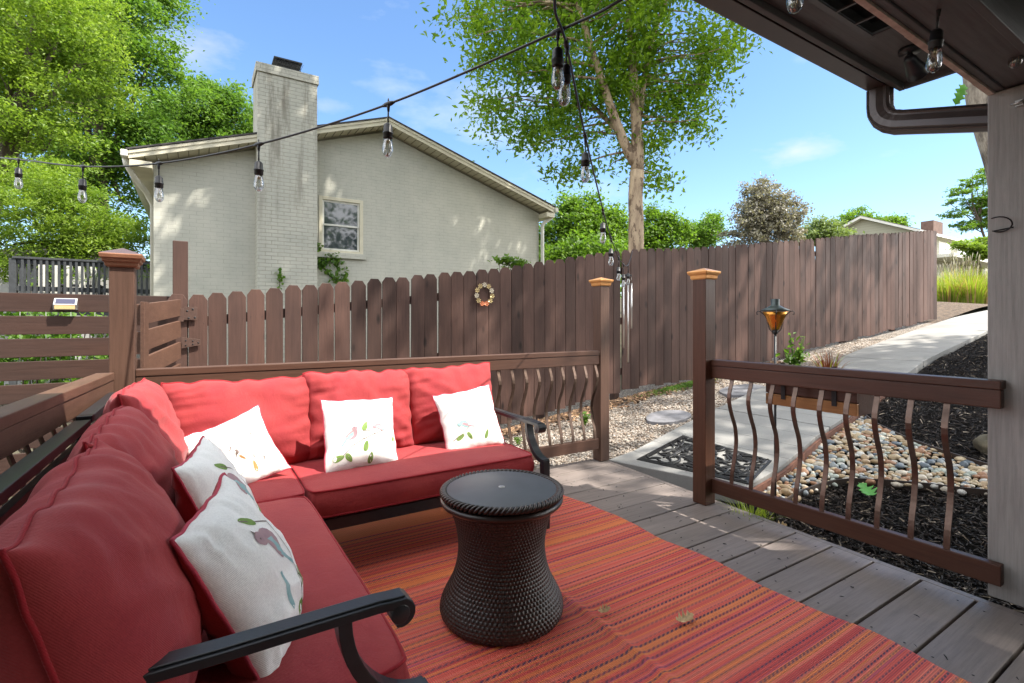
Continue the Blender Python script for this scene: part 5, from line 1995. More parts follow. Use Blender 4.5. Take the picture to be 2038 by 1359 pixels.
def arm_part(parent, y, x_back, x_front, zt, axis='x'):
    """metal arm in a vertical plane. axis 'x': arm runs in +x from back to front at given y; 'y': runs toward -y at x=y param"""
    def P(s_, z):
        return Vector((s_, y, z)) if axis == 'x' else Vector((y, s_, z))
    side = (0, 1, 0) if axis == 'x' else (1, 0, 0)
    sg = 1 if x_front > x_back else -1
    mb = MB()
    pts = [P(x_back, zt + .02), P(x_back + sg * .12, zt + .008), P(x_back + (x_front - x_back) * .55, zt + .002), P(x_front - sg * .06, zt + .002), P(x_front - sg * .02, zt - .001)]
    # scroll
    R = .021
    c = (x_front - sg * .01, zt - R + .001)
    for k in range(1, 9):
        a = PI / 2 - k * (PI * 1.15) / 8
        pts.append(P(c[0] + sg * R * math.cos(a), c[1] + R * math.sin(a)))
    mb.strap(pts, side, .054, .018)
    mb.tube([P(c[0] - sg * .003, c[1] - .002) - Vector(side) * .0275, P(c[0] - sg * .003, c[1] - .002) + Vector(side) * .0275], .0205, 16)
    mb.strap([p + Vector((0, 0, .0105)) for p in pts[:6]], side, .038, .005)
    mb.build("armrest", DM, parent, bevel=.002)
    # curved support down to the front leg
    mb = MB()
    xs_ = x_front - sg * .125
    xe = x_front + sg * .052
    cur = []
    for k in range(13):
        t_ = k / 12
        a = t_ * PI / 2
        cur.append(P(xs_ + (xe - xs_) * (1 - math.cos(a)) ** .95, zt - .008 - (zt - .405) * math.sin(a) ** 1.0))
    mb.strap(cur, side, .046, .027)
    mb.strap([P(xe - sg * .012, .405), P(xe - sg * .012, .004)], side, .044, .040)
    mb.build("arm_support", DM, parent, bevel=.002)


def back_frame(parent, a, b, zt, z0, inward, nbar):
    a = Vector(a); b = Vector(b); d = (b - a).normalized(); L = (b - a).length
    mb = MB()
    mb.beam(a + Vector((0, 0, zt - .014)), b + Vector((0, 0, zt - .014)), .048, .028)
    mb.beam(a + Vector((0, 0, zt - .075)), b + Vector((0, 0, zt - .075)), .022, .022)
    mb.beam(a + Vector((0, 0, z0)), b + Vector((0, 0, z0)), .03, .03)
    for q in (a + d * .016, b - d * .016):
        mb.beam(q + Vector((0, 0, .006)), q + Vector((0, 0, zt - .0285)), .030, .030, up=d)
    mb.build("back_frame", DM, parent, bevel=.003)
    mb = MB()
    for i in range(nbar):
        p = a + d * (L * (i + .5) / nbar)
        mb.beam(p + Vector((0, 0, z0 + .0155)), p + Vector((0, 0, zt - .0865)), .012, .010, up=d)
    mb.build("back_slats", DM, parent)


def seat_frame(parent, x0, x1, y0, y1, z=.27):
    mb = MB()
    t_ = .030
    mb.boxb(x0, x1, y0, y0 + t_, z - .035, z + .02); mb.boxb(x0, x1, y1 - t_, y1, z - .035, z + .02)
    mb.boxb(x0, x0 + t_, y0 + t_, y1 - t_, z - .035, z + .02); mb.boxb(x1 - t_, x1, y0 + t_, y1 - t_, z - .035, z + .02)
    n = int((y1 - y0) / .1)
    for i in range(1, n):
        y = y0 + (y1 - y0) * i / n
        mb.boxb(x0 + t_, x1 - t_, y - .012, y + .012, z + .004, z + .012)
    mb.build("seat_frame", DM, parent, bevel=.003)


def legs(parent, pts):
    for (x, y) in pts:
        mb = MB(); mb.boxb(x - .018, x + .018, y - .018, y + .018, .004 + rug_z(x, y) * (1 if x < 2.1 and y < 2.75 else 0), .2345)
        mb.build("leg", DM, parent, bevel=.003)


s1 = empty("loveseat_frame", (.03, 1.70, 0), "dark metal loveseat frame along the left railing with the scrolled arm nearest the camera", "sofa", "sections of the metal patio sofa")
back_frame(s1, (-.375, 1.02, 0), (-.345, 2.36, 0), .845, .30, (1, 0, 0), 13)
seat_frame(s1, -.33, .395, 1.06, 2.365)
arm_part(s1, 1.035, -.37, .375, .612)
legs(s1, [(.37, 2.34), (-.31, 2.34)])
s2 = empty("loveseat_frame", (1.06, 2.75, 0), "dark metal loveseat frame along the back railing with one scrolled arm beside the balusters", "sofa", "sections of the metal patio sofa")
back_frame(s2, (.45, 3.135, 0), (1.70, 3.135, 0), .835, .30, (0, -1, 0), 13)
seat_frame(s2, .44, 1.665, 2.405, 3.10)
arm_part(s2, 1.70, 3.12, 2.385, .600, axis='y')
legs(s2, [(.47, 2.44), (.47, 3.06)])
s3 = empty("corner_frame", (.04, 2.75, 0), "dark metal corner section of the patio sofa below the corner post", "sofa", "sections of the metal patio sofa")
back_frame(s3, (-.345, 2.385, 0), (-.335, 3.118, 0), .855, .30, (1, 0, 0), 7)
back_frame(s3, (-.30, 3.135, 0), (.425, 3.135, 0), .845, .30, (0, -1, 0), 7)
seat_frame(s3, -.33, .435, 2.39, 3.10)
legs(s3, [(.40, 2.43), (-.29, 2.43)])

# ================================================================ CUSHIONS
def frame3(c, W, H):
    """c centre, W width direction, H height direction -> transform fn(u,v,n) in metres; normal = W x H"""
    c = Vector(c); W = Vector(W).normalized(); H = Vector(H); H = (H - W * H.dot(W)).normalized(); N = W.cross(H)
    return lambda a, b, n: c + W * a + H * b + N * n


def pillow_fn(w, h, t_, seed, fold=.012, bow=.06, slump=0.0, corner=.0, crown=.0, puff=.5):
    def outline(u, v):
        x = u * w / 2 * (1 - bow * (1 - v * v) * abs(u) + corner * (u * u * v * v))
        y = v * h / 2 * (1 - bow * (1 - u * u) * abs(v) + corner * (u * u * v * v))
        # wavy seams
        x += .012 * noise.noise((v * 4, seed, 1)) * abs(u) ** 3 * (w / .6)
        y += .020 * noise.noise((u * 4, seed, 4)) * abs(v) ** 3 * (w / .6) ** 2
        if crown and v > 0: y += crown * math.cos(u * PI / 2) * v * v
        return x, y

    def f(u, v, side):
        x, y = outline(u, v)
        e = max(0, (1 - u * u)) ** puff * max(0, (1 - v * v)) ** puff
        # round profile near seam
        base = t_ / 2 * e
        eu = abs(u) ** 2.2; ev = abs(v) ** 2.2
        def rdg(q): return .45 - 1.6 * abs(q) ** 1.1
        fu = rdg(noise.noise((v * 4.6 + seed + .25 * math.sin(u * 4), u * .9, side * 3))) * eu * (1 - abs(u) ** 6)
        fv = rdg(noise.noise((v * .9, u * 5.2 + seed * 2 + .3 * math.sin(v * 4), side * 5 + 2))) * ev * (1 - abs(v) ** 6)
        dent = noise.noise((u * 1.7 + seed, v * 1.7, side * 2)) * e
        diag = (.35 - abs(noise.noise(((u + v) * 2.2 + seed, (u - v) * .8, side * 7)))) * e * 1.6
        n = base + fold * (2.3 * fu + 2.3 * fv + 1.5 * dent + diag) * min(1, e * 4)
        # sag: more volume low
        n *= 1 + slump * (-v) * .5
        return x, y, n * side
    return f, outline


def make_pillow(name, label, cat, c, W, H, w, h, t_, mats, seed, fold=.012, bow=.06, slump=.25, corner=.04, n=44, pipe=None, group=None, crown=0, prints=None, bend=0.0, puff=.5, pr=.0045, twist=0.0):
    fr0 = frame3(c, W, H)

    def fr(a, b, nn):
        nn2 = nn + bend * (a / (w / 2)) ** 2 + twist * (a / (w / 2)) * (b / (h / 2))
        return fr0(a, b, nn2)
    f, ol = pillow_fn(w, h, t_, seed, fold, bow, slump, corner, crown, puff)
    base = fr0(0, -h / 2, 0)
    root_loc = base
    mb = MB()

    def cmap(q): return math.sin((q * 2 - 1) * PI / 2 * .94) / math.sin(PI / 2 * .94)
    idx = {}
    V = []

    def vid(i, j, s_):
        edge = i in (0, n) or j in (0, n)
        k = (i, j, 0 if edge else s_)
        if k not in idx:
            idx[k] = len(V); u, v = cmap(i / n), cmap(j / n)
            V.append(fr(*f(u, v, s_)) if not edge else fr(*(ol(u, v) + (0,))))
        return idx[k]
    F = []; mi = []
    for s_ in (1, -1):
        for i in range(n):
            for j in range(n):
                q = (vid(i, j, s_), vid(i + 1, j, s_), vid(i + 1, j + 1, s_), vid(i, j + 1, s_))
                if s_ < 0: q = q[::-1]
                F.append(q); mi.append(0 if s_ > 0 else 1)
    mb.add(V, F, 0, True)
    for k, m_ in enumerate(mi): mb.m[k] = m_
    mm = list(mats)
    if prints:
        def S(u, v, off=.0009):
            a, b, nn = f(u, v, 1)
            return fr(a, b, nn + off)
        prints(mb, S)
        mm = mm + [M['p_green'], M['p_brown'], M['p_pink'], M['p_blue'], M['p_orange']]
    # root is the cover mesh itself; piping is its child
    o = mb.build(name, mm, loc=root_loc)
    tag(o, label, cat, group)
    if pipe is not None:
        pm = MB(); pts = []
        K = 40
        for (a0, b0, a1, b1) in ((-1, -1, 1, -1), (1, -1, 1, 1), (1, 1, -1, 1), (-1, 1, -1, -1)):
            for k in range(K):
                q = k / K; qq = (math.sin((q * 2 - 1) * PI / 2 * .94) / math.sin(PI / 2 * .94) + 1) / 2
                u = a0 + (a1 - a0) * qq; v = b0 + (b1 - b0) * qq
                x, y = ol(u, v); pts.append(fr(x * (1 + .004), y * (1 + .004), 0))
        pm.tube(pts, pr, 7, closed=True)
        pm.build("piping", pipe, o)
    return o


# --- printed motifs
def pleaf(mb, S, c, ang, L, W, m=2):
    n = 14
    V = [S(*c)]
    for i in range(n):
        a = 2 * PI * i / n
        x = L * math.cos(a); y = W * math.sin(a) * (1 - .25 * math.cos(a))
        V.append(S(c[0] + x * math.cos(ang) - y * math.sin(ang), c[1] + x * math.sin(ang) + y * math.cos(ang)))
    mb.add(V, [(0, 1 + i, 1 + (i + 1) % n) for i in range(n)], m, True)
    # vein
    pline(mb, S, [(c[0] - L * .9 * math.cos(ang), c[1] - L * .9 * math.sin(ang)), (c[0] + L * .7 * math.cos(ang), c[1] + L * .7 * math.sin(ang))], .004, 3, .0014)


def pline(mb, S, pts, w, m=3, off=.0010):
    # subdivide
    P = []
    for (a, b) in zip(pts[:-1], pts[1:]):
        k = max(2, int(math.hypot(b[0] - a[0], b[1] - a[1]) / .05))
        for i in range(k): P.append((a[0] + (b[0] - a[0]) * i / k, a[1] + (b[1] - a[1]) * i / k))
    P.append(pts[-1])
    V = []
    for i, p in enumerate(P):
        q0 = P[max(0, i - 1)]; q1 = P[min(len(P) - 1, i + 1)]
        dx, dy = q1[0] - q0[0], q1[1] - q0[1]; l = math.hypot(dx, dy) + 1e-9
        nx, ny = -dy / l * w, dx / l * w
        V += [S(p[0] + nx, p[1] + ny, off), S(p[0] - nx, p[1] - ny, off)]
    mb.add(V, [(2 * i + 1, 2 * i + 3, 2 * i + 2, 2 * i) for i in range(len(P) - 1)], m, True)


def pbird(mb, S, c, ang, s_, body=4, wing=5):
    def T(x, y): return (c[0] + s_ * (x * math.cos(ang) - y * math.sin(ang)), c[1] + s_ * (x * math.sin(ang) + y * math.cos(ang)))

    def blob(poly, m, off):
        cx_ = sum(p[0] for p in poly) / len(poly); cy_ = sum(p[1] for p in poly) / len(poly)
        V = [S(*T(cx_, cy_), off)] + [S(*T(cx_ + (x - cx_) * .5, cy_ + (y - cy_) * .5), off) for x, y in poly] + [S(*T(x, y), off) for x, y in poly]
        n = len(poly)
        F = [(0, 1 + i, 1 + (i + 1) % n) for i in range(n)] + [(1 + i, 1 + n + i, 1 + n + (i + 1) % n, 1 + (i + 1) % n) for i in range(n)]
        mb.add(V, F, m, True)
    bodyp = [(.62 * math.cos(a) - .0, .36 * math.sin(a) + .06 * math.cos(2 * a)) for a in [2 * PI * i / 16 for i in range(16)]]
    blob(bodyp, body, .0010)
    blob([(.52 + .25 * math.cos(a), .30 + .23 * math.sin(a)) for a in [2 * PI * i / 12 for i in range(12)]], body, .0013)
    blob([(-.45, .12), (-.55, -.12), (-1.25, -.38), (-1.30, -.22)], wing, .0016)
    blob([(.30, .16), (.10, -.14), (-.35, -.20), (-.72, -.12), (-.30, .12)], wing, .0014)
    blob([(.74, .34), (.73, .24), (.92, .26)], 3, .0022)
    blob([(.56 + .035 * math.cos(a), .36 + .035 * math.sin(a)) for a in [2 * PI * i / 8 for i in range(8)]], 3, .0025)


def print_branch(mb, S):
    pline(mb, S, [(-.62, -.62), (-.35, -.36), (-.02, -.20), (.30, -.08), (.55, .0), (.85, .02)], .011)
    pline(mb, S, [(.30, -.08), (.24, -.35), (.14, -.60)], .008)
    pline(mb, S, [(-.02, -.20), (-.10, -.12)], .006)
    pline(mb, S, [(.30, -.08), (.10, .02), (-.05, .02)], .010)
    pleaf(mb, S, (-.70, -.64), .25, .15, .08); pleaf(mb, S, (-.44, -.66), -1.0, .14, .07)
    pleaf(mb, S, (.02, -.40), 1.35, .15, .07); pleaf(mb, S, (.14, -.74), 1.35, .16, .07)
    pleaf(mb, S, (.03, .14), 1.1, .14, .07); pleaf(mb, S, (.88, -.24), 1.2, .09, .04)
    pbird(mb, S, (-.34, -.06), .55, .30); pbird(mb, S, (.44, .10), 2.6, .24, 4, 5)


def print_branch2(mb, S):
    pline(mb, S, [(-.80, -.55), (-.45, -.40), (-.18, -.22), (.02, -.05)], .010)
    for i in range(4): pline(mb, S, [(.05 + i * .12, -.03 + i * .05), (.12 + i * .12, .0 + i * .05)], .007)
    pleaf(mb, S, (-.55, -.50), .4, .15, .07); pleaf(mb, S, (-.24, -.52), -1.1, .14, .06); pleaf(mb, S, (.36, -.60), 1.1, .16, .06)
    pbird(mb, S, (-.34, -.12), 2.5, .28, 5, 4)


def print_marks(mb, S):
    for (x, y, a) in ((-.42, .02, -.8), (-.12, .12, .4), (.16, .42, -.9), (.48, .30, .6), (.30, -.34, .8), (.52, -.48, 1.0), (-.55, -.28, 1.2)):
        pline(mb, S, [(x - .06 * math.cos(a), y - .06 * math.sin(a)), (x + .02, y), (x + .07 * math.cos(a + .8), y + .07 * math.sin(a + .8))], .014)
    pbird(mb, S, (-.02, -.04), 1.0, .11, 3, 3)
    pline(mb, S, [(.45, .20), (.62, .16), (.80, .26), (.93, .26)], .008)
    pline(mb, S, [(-.20, -.70), (.02, -.54), (.16, -.50)], .007)
    pleaf(mb, S, (.24, -.60), 1.5, .18, .05, 6)
    pleaf(mb, S, (.05, -.22), -1.0, .10, .03, 6)


def print_bird_big(mb, S):
    o_ = -.34
    pline(mb, S, [(.05 + o_, .70), (.35 + o_, .52), (.62 + o_, .38), (.55 + o_, .10), (.60 + o_, -.15), (.48 + o_, -.40), (.52 + o_, -.62)], .010)
    pleaf(mb, S, (.20 + o_, .62), 2.6, .17, .07)
    pbird(mb, S, (.24 + o_, .22), 1.9, .42, 4, 5)
    pleaf(mb, S, (.42 + o_, -.58), -1.9, .20, .08); pleaf(mb, S, (.68 + o_, -.52), .9, .16, .08); pleaf(mb, S, (.30 + o_, -.80), -1.7, .15, .08)
    pline(mb, S, [(.05 + o_, -.10), (o_, -.35), (.03 + o_, -.58)], .040, 5)


RP = M['red_pipe']
R1 = [M['red'], M['red']]


def box_cushion(label, x0, x1, y0, y1, z0, z1, seed, group="seat cushions of the patio sofa"):
    """boxed seat cushion: domed top, upright band, welt at both edges"""
    cx_, cy_ = (x0 + x1) / 2, (y0 + y1) / 2
    hw, hh = (x1 - x0) / 2, (y1 - y0) / 2
    n = 40

    def rim(q):  # rounded rectangle, q in [0,4)
        k = int(q) % 4; t_ = q - int(q)
        s_ = t_ * 2 - 1
        p = [(s_, -1), (1, s_), (-s_, 1), (-1, -s_)][k]
        x, y = p
        rad = .06
        # soften the corners
        ax = abs(x); ay = abs(y)
        x2 = x * (1 - .035 * (ay ** 10)); y2 = y * (1 - .035 * (ax ** 10))
        wob = .004 * noise.noise((x * 2 + seed, y * 2, 0))
        return cx_ + x2 * hw * (1 + wob), cy_ + y2 * hh * (1 + wob)
    mb = MB()
    # top grid
    def m_(q): return math.sin((q * 2 - 1) * PI / 2 * .9) / math.sin(PI / 2 * .9)

    def top(a, b, sgn=1):
        u, v = m_(a), m_(b)
        ax, ay = abs(u), abs(v)
        x = cx_ + u * hw * (1 - .035 * ay ** 10); y = cy_ + v * hh * (1 - .035 * ax ** 10)
        e = (max(0, 1 - u ** 4) * max(0, 1 - v ** 4)) ** .55
        fl = noise.noise((u * 9 + seed, v * 1.2, 1)) * ay ** 3 + noise.noise((u * 1.2, v * 9 * hh / hw + seed, 2)) * ax ** 3
        z = e * (.020 + .006 * noise.noise((u * 1.5 + seed, v * 1.5, 0))) + .0035 * fl * min(1, e * 3)
        return (x, y, (z1 + z) if sgn > 0 else (z0 - z * .2))
    mb.grid(lambda a, b: top(a, b), n, n, 0)
    mb.grid(lambda a, b: top(1 - a, b, -1), n, n, 0)
    # band
    K = 4 * n
    rows = 7
    V = []
    ring = []
    for k in range(4):
        for i in range(n):
            q = (m_(i / n) + 1) / 2
            ring.append(rim(k + min(q, .99999)))
    for j in range(rows + 1):
        t_ = j / rows
        for (x, y) in ring:
            dx, dy = x - cx_, y - cy_
            bulge = .011 * math.sin(PI * t_) * (1 + .5 * noise.noise((x * 7 + seed, y * 7, t_ * 1.5)))
            l = max(abs(dx) / hw, abs(dy) / hh)
            ox = bulge if abs(dx) / hw > .96 else 0; oy = bulge if abs(dy) / hh > .96 else 0
            V.append((x + math.copysign(ox, dx), y + math.copysign(oy, dy), z0 + (z1 - z0) * t_))
    F = []
    for j in range(rows):
        for i in range(K):
            i2 = (i + 1) % K
            F.append((j * K + i, j * K + i2, (j + 1) * K + i2, (j + 1) * K + i))
    mb.add(V, F, 0, True)
    o = mb.build("seat_cushion", M['red'], loc=(cx_, cy_, z0))
    tag(o, label, "cushion", group)
    for z in (z1, z0):
        pm = MB(); pm.tube([(x, y, z) for x, y in ring], .0052, 7, closed=True)
        pm.build("piping", RP, o)
    return o


box_cushion("long red seat cushion in the shade on the left section, nearest the camera", -.16, .413, 1.075, 2.365, .315, .432, 1)
box_cushion("red seat cushion filling the corner of the sofa under the white pillow", -.19, .418, 2.385, 3.04, .315, .430, 2)
box_cushion("long red seat cushion on the back section behind the wicker table", .432, 1.655, 2.372, 3.04, .315, .432, 3)

BG = "red back cushions of the patio sofa"
bk = dict(pipe=None, group=BG)
th_ = .20
# back section (normal toward -y => W=+x, H up gives N = x × z = -y)
make_pillow("back_cushion", "bright red back cushion in full sun in the corner of the back section", "cushion", (.215, 2.995, .652), (1, -.02, .0), (0, .20, 1), .70, .47, .22, R1, 11.3, fold=.014, bow=.03, pipe=RP, group=BG, crown=.012, puff=.42)
make_pillow("back_cushion", "red back cushion in the middle of the back section, behind the bird pillow", "cushion", (.825, 2.975, .66), (1, .01, -.02), (0, .20, 1), .61, .47, .23, R1, 23.1, fold=.017, bow=.03, pipe=RP, group=BG, crown=.018, puff=.40)
make_pillow("back_cushion", "red back cushion at the right end of the back section beside the balusters", "cushion", (1.405, 2.965, .675), (1, -.03, .03), (0, .17, 1), .59, .47, .22, R1, 37.7, fold=.014, bow=.02, pipe=RP, group=BG, crown=.0, puff=.40)
# left side (normal toward +x : W = -y? W x H = +x -> W=+y, H=z gives y×z=+x)
make_pillow("back_cushion", "rounded bright red back cushion on the left of the sofa corner, half in sun", "cushion", (-.175, 2.67, .675), (.05, 1, 0), (-.20, 0, 1), .62, .49, .25, R1, 41.9, fold=.016, bow=.03, pipe=RP, group=BG, crown=.02, puff=.40)
make_pillow("back_cushion", "dark red back cushion in shade between the corner cushion and the nearest one", "cushion", (-.175, 2.02, .645), (.02, 1, 0), (-.24, 0, 1), .68, .48, .27, R1, 53.3, fold=.012, bow=.03, pipe=RP, group=BG, crown=.015, puff=.40)
make_pillow("back_cushion", "largest looking dark red back cushion, nearest the camera at the lower left", "cushion", (-.165, 1.335, .640), (.0, 1, 0), (-.24, 0, 1), .74, .48, .33, R1, 67.1, fold=.011, bow=.03, pipe=RP, group=BG, crown=.01, n=60, puff=.40)

PG = "white bird print throw pillows"
WR = [M['white_cloth'], M['red']]
WW = [M['white_cloth'], M['white_cloth']]
PP = M['pink_pipe']
pw = dict(pipe=PP, group=PG)
make_pillow("throw_pillow", "white pillow printed with two birds on a branch, in the middle of the back section", "pillow", (.745, 2.70, .60), (1, .03, -.04), (0, .42, 1), .385, .385, .13, WR, 3.3, fold=.005, bow=.05, corner=.02, prints=print_branch, pr=.0035, **pw)
make_pillow("throw_pillow", "white pillow with a small sprig, leaning at the right end of the back section", "pillow", (1.415, 2.735, .60), (1, -.05, .12), (0, .38, 1), .375, .375, .12, WR, 5.9, fold=.005, bow=.05, corner=.02, prints=print_branch2, pr=.0035, **pw)
make_pillow("throw_pillow", "sunlit white pillow with dark bird marks leaning askew in the sofa corner", "pillow", (.16, 2.70, .575), (.90, .20, .30), (-.26, .45, .9), .355, .345, .11, WR, 8.1, fold=.006, bow=.07, corner=.04, prints=print_marks, pr=.003, **pw)
make_pillow("throw_pillow", "grey white shaded pillow with red back, second from the camera on the left section", "pillow", (.065, 1.93, .592), (.20, 1, .02), (-.42, 0, .95), .39, .40, .18, WR, 13.7, fold=.009, bow=.05, corner=.03, prints=print_bird_big, pr=.004, **pw)
make_pillow("throw_pillow", "pale pillow with a large blue and pink bird and red back, nearest the camera", "pillow", (.10, 1.385, .585), (.27, 1, .03), (-.46, 0, .92), .40, .40, .19, WR, 17.3, fold=.009, bow=.05, corner=.03, prints=print_bird_big, pr=.0045, n=56, **pw)

# ================================================================ PORCH ROOF, PILLAR, DOWNSPOUT
pr = empty("porch_roof", (.5, -.8, 2.2), "dark brown porch eave with soffit vent, beam and ceiling at the upper right", "roof")
XE = 3.56
GZ = 2.595
YG = 1.444
mb = MB(); mb.boxb(-4.5, XE - .02, YG - .11, YG - .018, GZ, GZ + .012); mb.boxb(-4.5, XE, YG - .017, YG, GZ + .0125, GZ + .13); mb.boxb(-4.5, XE, YG - .134, YG - .122, GZ + .002, GZ + .13)
mb.boxb(XE - .018, XE, YG - .121, YG - .018, GZ + .0125, GZ + .12)
mb.build("gutter", M['gutter'], pr, bevel=.003)
mb = MB(); mb.boxb(-4.5, XE, YG - .165, YG - .137, GZ - .02, GZ + .17)
mb.boxb(XE - .03, XE, -2.6, YG - .167, GZ - .02, GZ + .17)
mb.build("fascia", M['beam'], pr, bevel=.003)
# soffit with vent openings
sz = GZ + .015
ye_ = YG - .167
VX0, VX1, VY0, VY1 = 1.75, 2.82, .98, 1.15
mb = MB()
mb.boxb(-4.5, VX0, .552, ye_, sz, sz + .012); mb.boxb(VX1, XE - .032, .552, ye_, sz, sz + .012)
mb.boxb(VX0, VX1, .552, VY0, sz, sz + .012); mb.boxb(VX0, VX1, VY1, ye_, sz, sz + .012)
mb.build("soffit", M['beam'], pr)
mb = MB()
mb.boxb(VX0 - .02, VX1 + .02, VY0 - .02, VY0 + .004, sz - .006, sz - .001); mb.boxb(VX0 - .02, VX1 + .02, VY1 - .004, VY1 + .02, sz - .006, sz - .001)
for i in range(7):
    x = VX0 + (VX1 - VX0) * i / 6
    mb.boxb(x - .006, x + .006, VY0 + .004, VY1 - .004, sz - .006, sz - .001)
mb.boxb(VX0, VX1, VY0, VY1, sz + .06, sz + .065, 1)
mb.build("soffit_vent", [M['gutter'], M['black']], pr)
# porch beam over the pillar: wide underside between y .55 and .73
mb = MB()
mb.boxb(-4.5, 3.22, .70, .727, 2.196, 2.50)
mb.boxb(-4.5, 3.22, .545, .572, 2.196, 2.55)
mb.boxb(-4.5, 3.22, .573, .699, 2.204, 2.222)
mb.build("beam", M['beam'], pr, bevel=.003)
mb = MB()
rs_ = random.Random(4)
x = -4.5
while x < 3.2:
    l = rs_.uniform(.2, .5); h_ = rs_.choice([.018, .020, .022, .017])
    mb.boxb(x, min(x + l, 3.215), .7285, .7285 + h_, 2.188, 2.215); x += l + .001
mb.build("trim_strip", M['strip'], pr, bevel=.001)
# sloping ceiling and roof
mb = MB()
mb.boxb(-4.5, XE - .032, -2.6, .544, 2.43, 2.45)
mb.build("ceiling", M['beam'], pr)
mb = MB()
for y in (.05, -.6, -1.3, -2.0):
    mb.boxb(-4.5, 3.28, y - .05, y + .05, 2.30, 2.429)
mb.build("ceiling_joist", M['beam'], pr, bevel=.003)
mb = MB()
mb.prism([(YG + .03, GZ + .135), (YG + .03, GZ + .165), (-3.4, GZ + 1.5), (-3.4, GZ + 1.46)], 'x', -4.6, XE + .05)
mb.build("shingles", M['shingle'], pr, fixn=True)
mb = MB()
mb.prism([(YG - .17, GZ + .02), (YG - .17, GZ + .18), (-2.6, GZ + 1.2), (-2.6, GZ + .02)], 'x', XE - .05, XE - .033)
mb.build("gable_end", M['beam'], pr, fixn=True)
# downspout
mb = MB()
def rect_sweep(mb, pts, side, w, t_, m=0):
    mb.strap(pts, side, w, t_, m)
A_ = Vector((3.475, YG - .066, GZ + .0)); 
pts = [A_ + Vector((0, 0, -.002)), A_ + Vector((0, 0, -.10))]
B_ = Vector((3.33, .50, 2.115))
cdir = (B_ - (A_ + Vector((0, 0, -.205)))).normalized()
el = []
p0 = A_ + Vector((0, 0, -.10)); p2 = A_ + Vector((0, 0, -.205)) + cdir * .13
p1 = A_ + Vector((0, 0, -.205))
for k in range(10):
    t_ = k / 9
    el.append(p0 * (1 - t_) ** 2 + p1 * 2 * t_ * (1 - t_) + p2 * t_ ** 2)
down = [A_ + Vector((0, 0, -.002))] + el + [B_, B_ + Vector((0, -.05, -.04)), Vector((3.33, .42, 1.9)), Vector((3.33, .42, .1))]
# ribbed rectangular tube: section with flutes
def fluted(mb, pts, side, w, t_):
    side = Vector(side).normalized()
    sec = []
    NF = 32
    for i in range(NF):
        a = 2 * PI * i / NF
        cx2 = math.copysign(abs(math.cos(a)) ** .35, math.cos(a)) * w / 2; cy2 = math.copysign(abs(math.sin(a)) ** .35, math.sin(a)) * t_ / 2
        g_ = .006 * (1 if (i // 2) % 2 else -1)
        sec.append((cx2 + (g_ if abs(cx2) > abs(w / 2) * .95 else 0), cy2 + (g_ if abs(cy2) > t_ / 2 * .95 else 0)))
    V = []
    n = len(pts)
    for i in range(n):
        d = (pts[min(i + 1, n - 1)] - pts[max(i - 1, 0)]).normalized()
        sd2 = (side - d * side.dot(d)).normalized(); nn = d.cross(sd2)
        cr_ = 1 + (.035 if (i % 2 and 1 < i < 10) else 0)
        for (a, b) in sec: V.append(pts[i] + sd2 * a * cr_ + nn * b * cr_)
    m = len(sec)
    F = [(i * m + k, i * m + (k + 1) % m, (i + 1) * m + (k + 1) % m, (i + 1) * m + k) for i in range(n - 1) for k in range(m)]
    F += [tuple(range(m - 1, -1, -1)), tuple((n - 1) * m + k for k in range(m))]
    mb.add(V, F, 0, False)
fluted(mb, down, (1, 0, 0), .085, .118)
dsp = mb.build("downspout", M['gutter'], loc=A_, fixn=True)
tag(dsp, "brown ribbed downspout elbow running from the gutter to the porch pillar", "downspout")
# flood light under the soffit
fl = empty("flood_light", (3.05, 1.08, sz), "dark outdoor flood light fixed under the soffit beside the downspout", "light")
cdir = PD(1850, 178, 2.35)
L0 = Vector((3.12, 1.10, sz - .001))
mb = MB(); mb.lathe([(.05, -.02), (.05, 0)], 20, L0); mb.build("base", M['dark_metal'], fl)
ax = Vector((.75, -.05, -.45)).normalized()
rot = ax.to_track_quat('Z', 'Y').to_matrix()
mb = MB()
mb.tube([L0 + Vector((0, 0, -.02)), L0 + Vector((.0, 0, -.05))], .012, 10)
mb.lathe([(.018, -.02), (.028, 0), (.033, .03), (.042, .065), (.052, .105), (.049, .105), (.040, .07)], 24, L0 + Vector((0, 0, -.055)), M=rot)
mb.build("hood", M['dark_metal'], fl)
mb = MB(); mb.lathe([(.047, .095), (.03, .101), (0, .103)], 24, L0 + Vector((0, 0, -.055)), M=rot)
mb.build("lens", simple('lens', (.55, .6, .68), .15, 0), fl)

# pillar
pil = empty("porch_pillar", (3.08, .56, 0), "grey brown painted square wooden porch pillar at the right edge", "pillar")
mb = MB(); mb.boxb(2.93, 3.20, .42, .752, .003, 2.195)
mb.build("shaft", M['pillar'], pil, bevel=.006)
mb = MB(); mb.boxb(2.8735, 2.9295, .60, .735, .88, .975); 
# hooks on the pillar
hk = PX_(1998, 447, 2.93)
mb = MB()
pts = []
for k in range(14):
    a = PI * .35 + k * (PI * 1.35) / 13
    pts.append(Vector((2.93 - .026 - .018 * math.sin(a), hk.y + .010 + .030 * math.cos(a) * 1.4, hk.z + .030 * math.sin(a))))
pts.append(Vector((2.931, hk.y - .03, hk.z - .015)))
mb.tube(pts, .0030, 6)
tag(mb.build("wire_hook", M['wire'], loc=hk), "black bent wire hook screwed to the porch pillar", "hook")
hk = PX_(2030, 206, 2.93)
mb = MB(); mb.boxb(2.915, 2.929, hk.y - .012, hk.y + .012, hk.z - .012, hk.z + .012); mb.tube([hk + Vector((-.02, -.02, .006)), hk + Vector((-.028, .0, -.004)), hk + Vector((-.02, .022, -.002))], .004, 6)
tag(mb.build("cable_clip", M['alu'], loc=hk), "small metal cable clip high on the porch pillar", "clip")
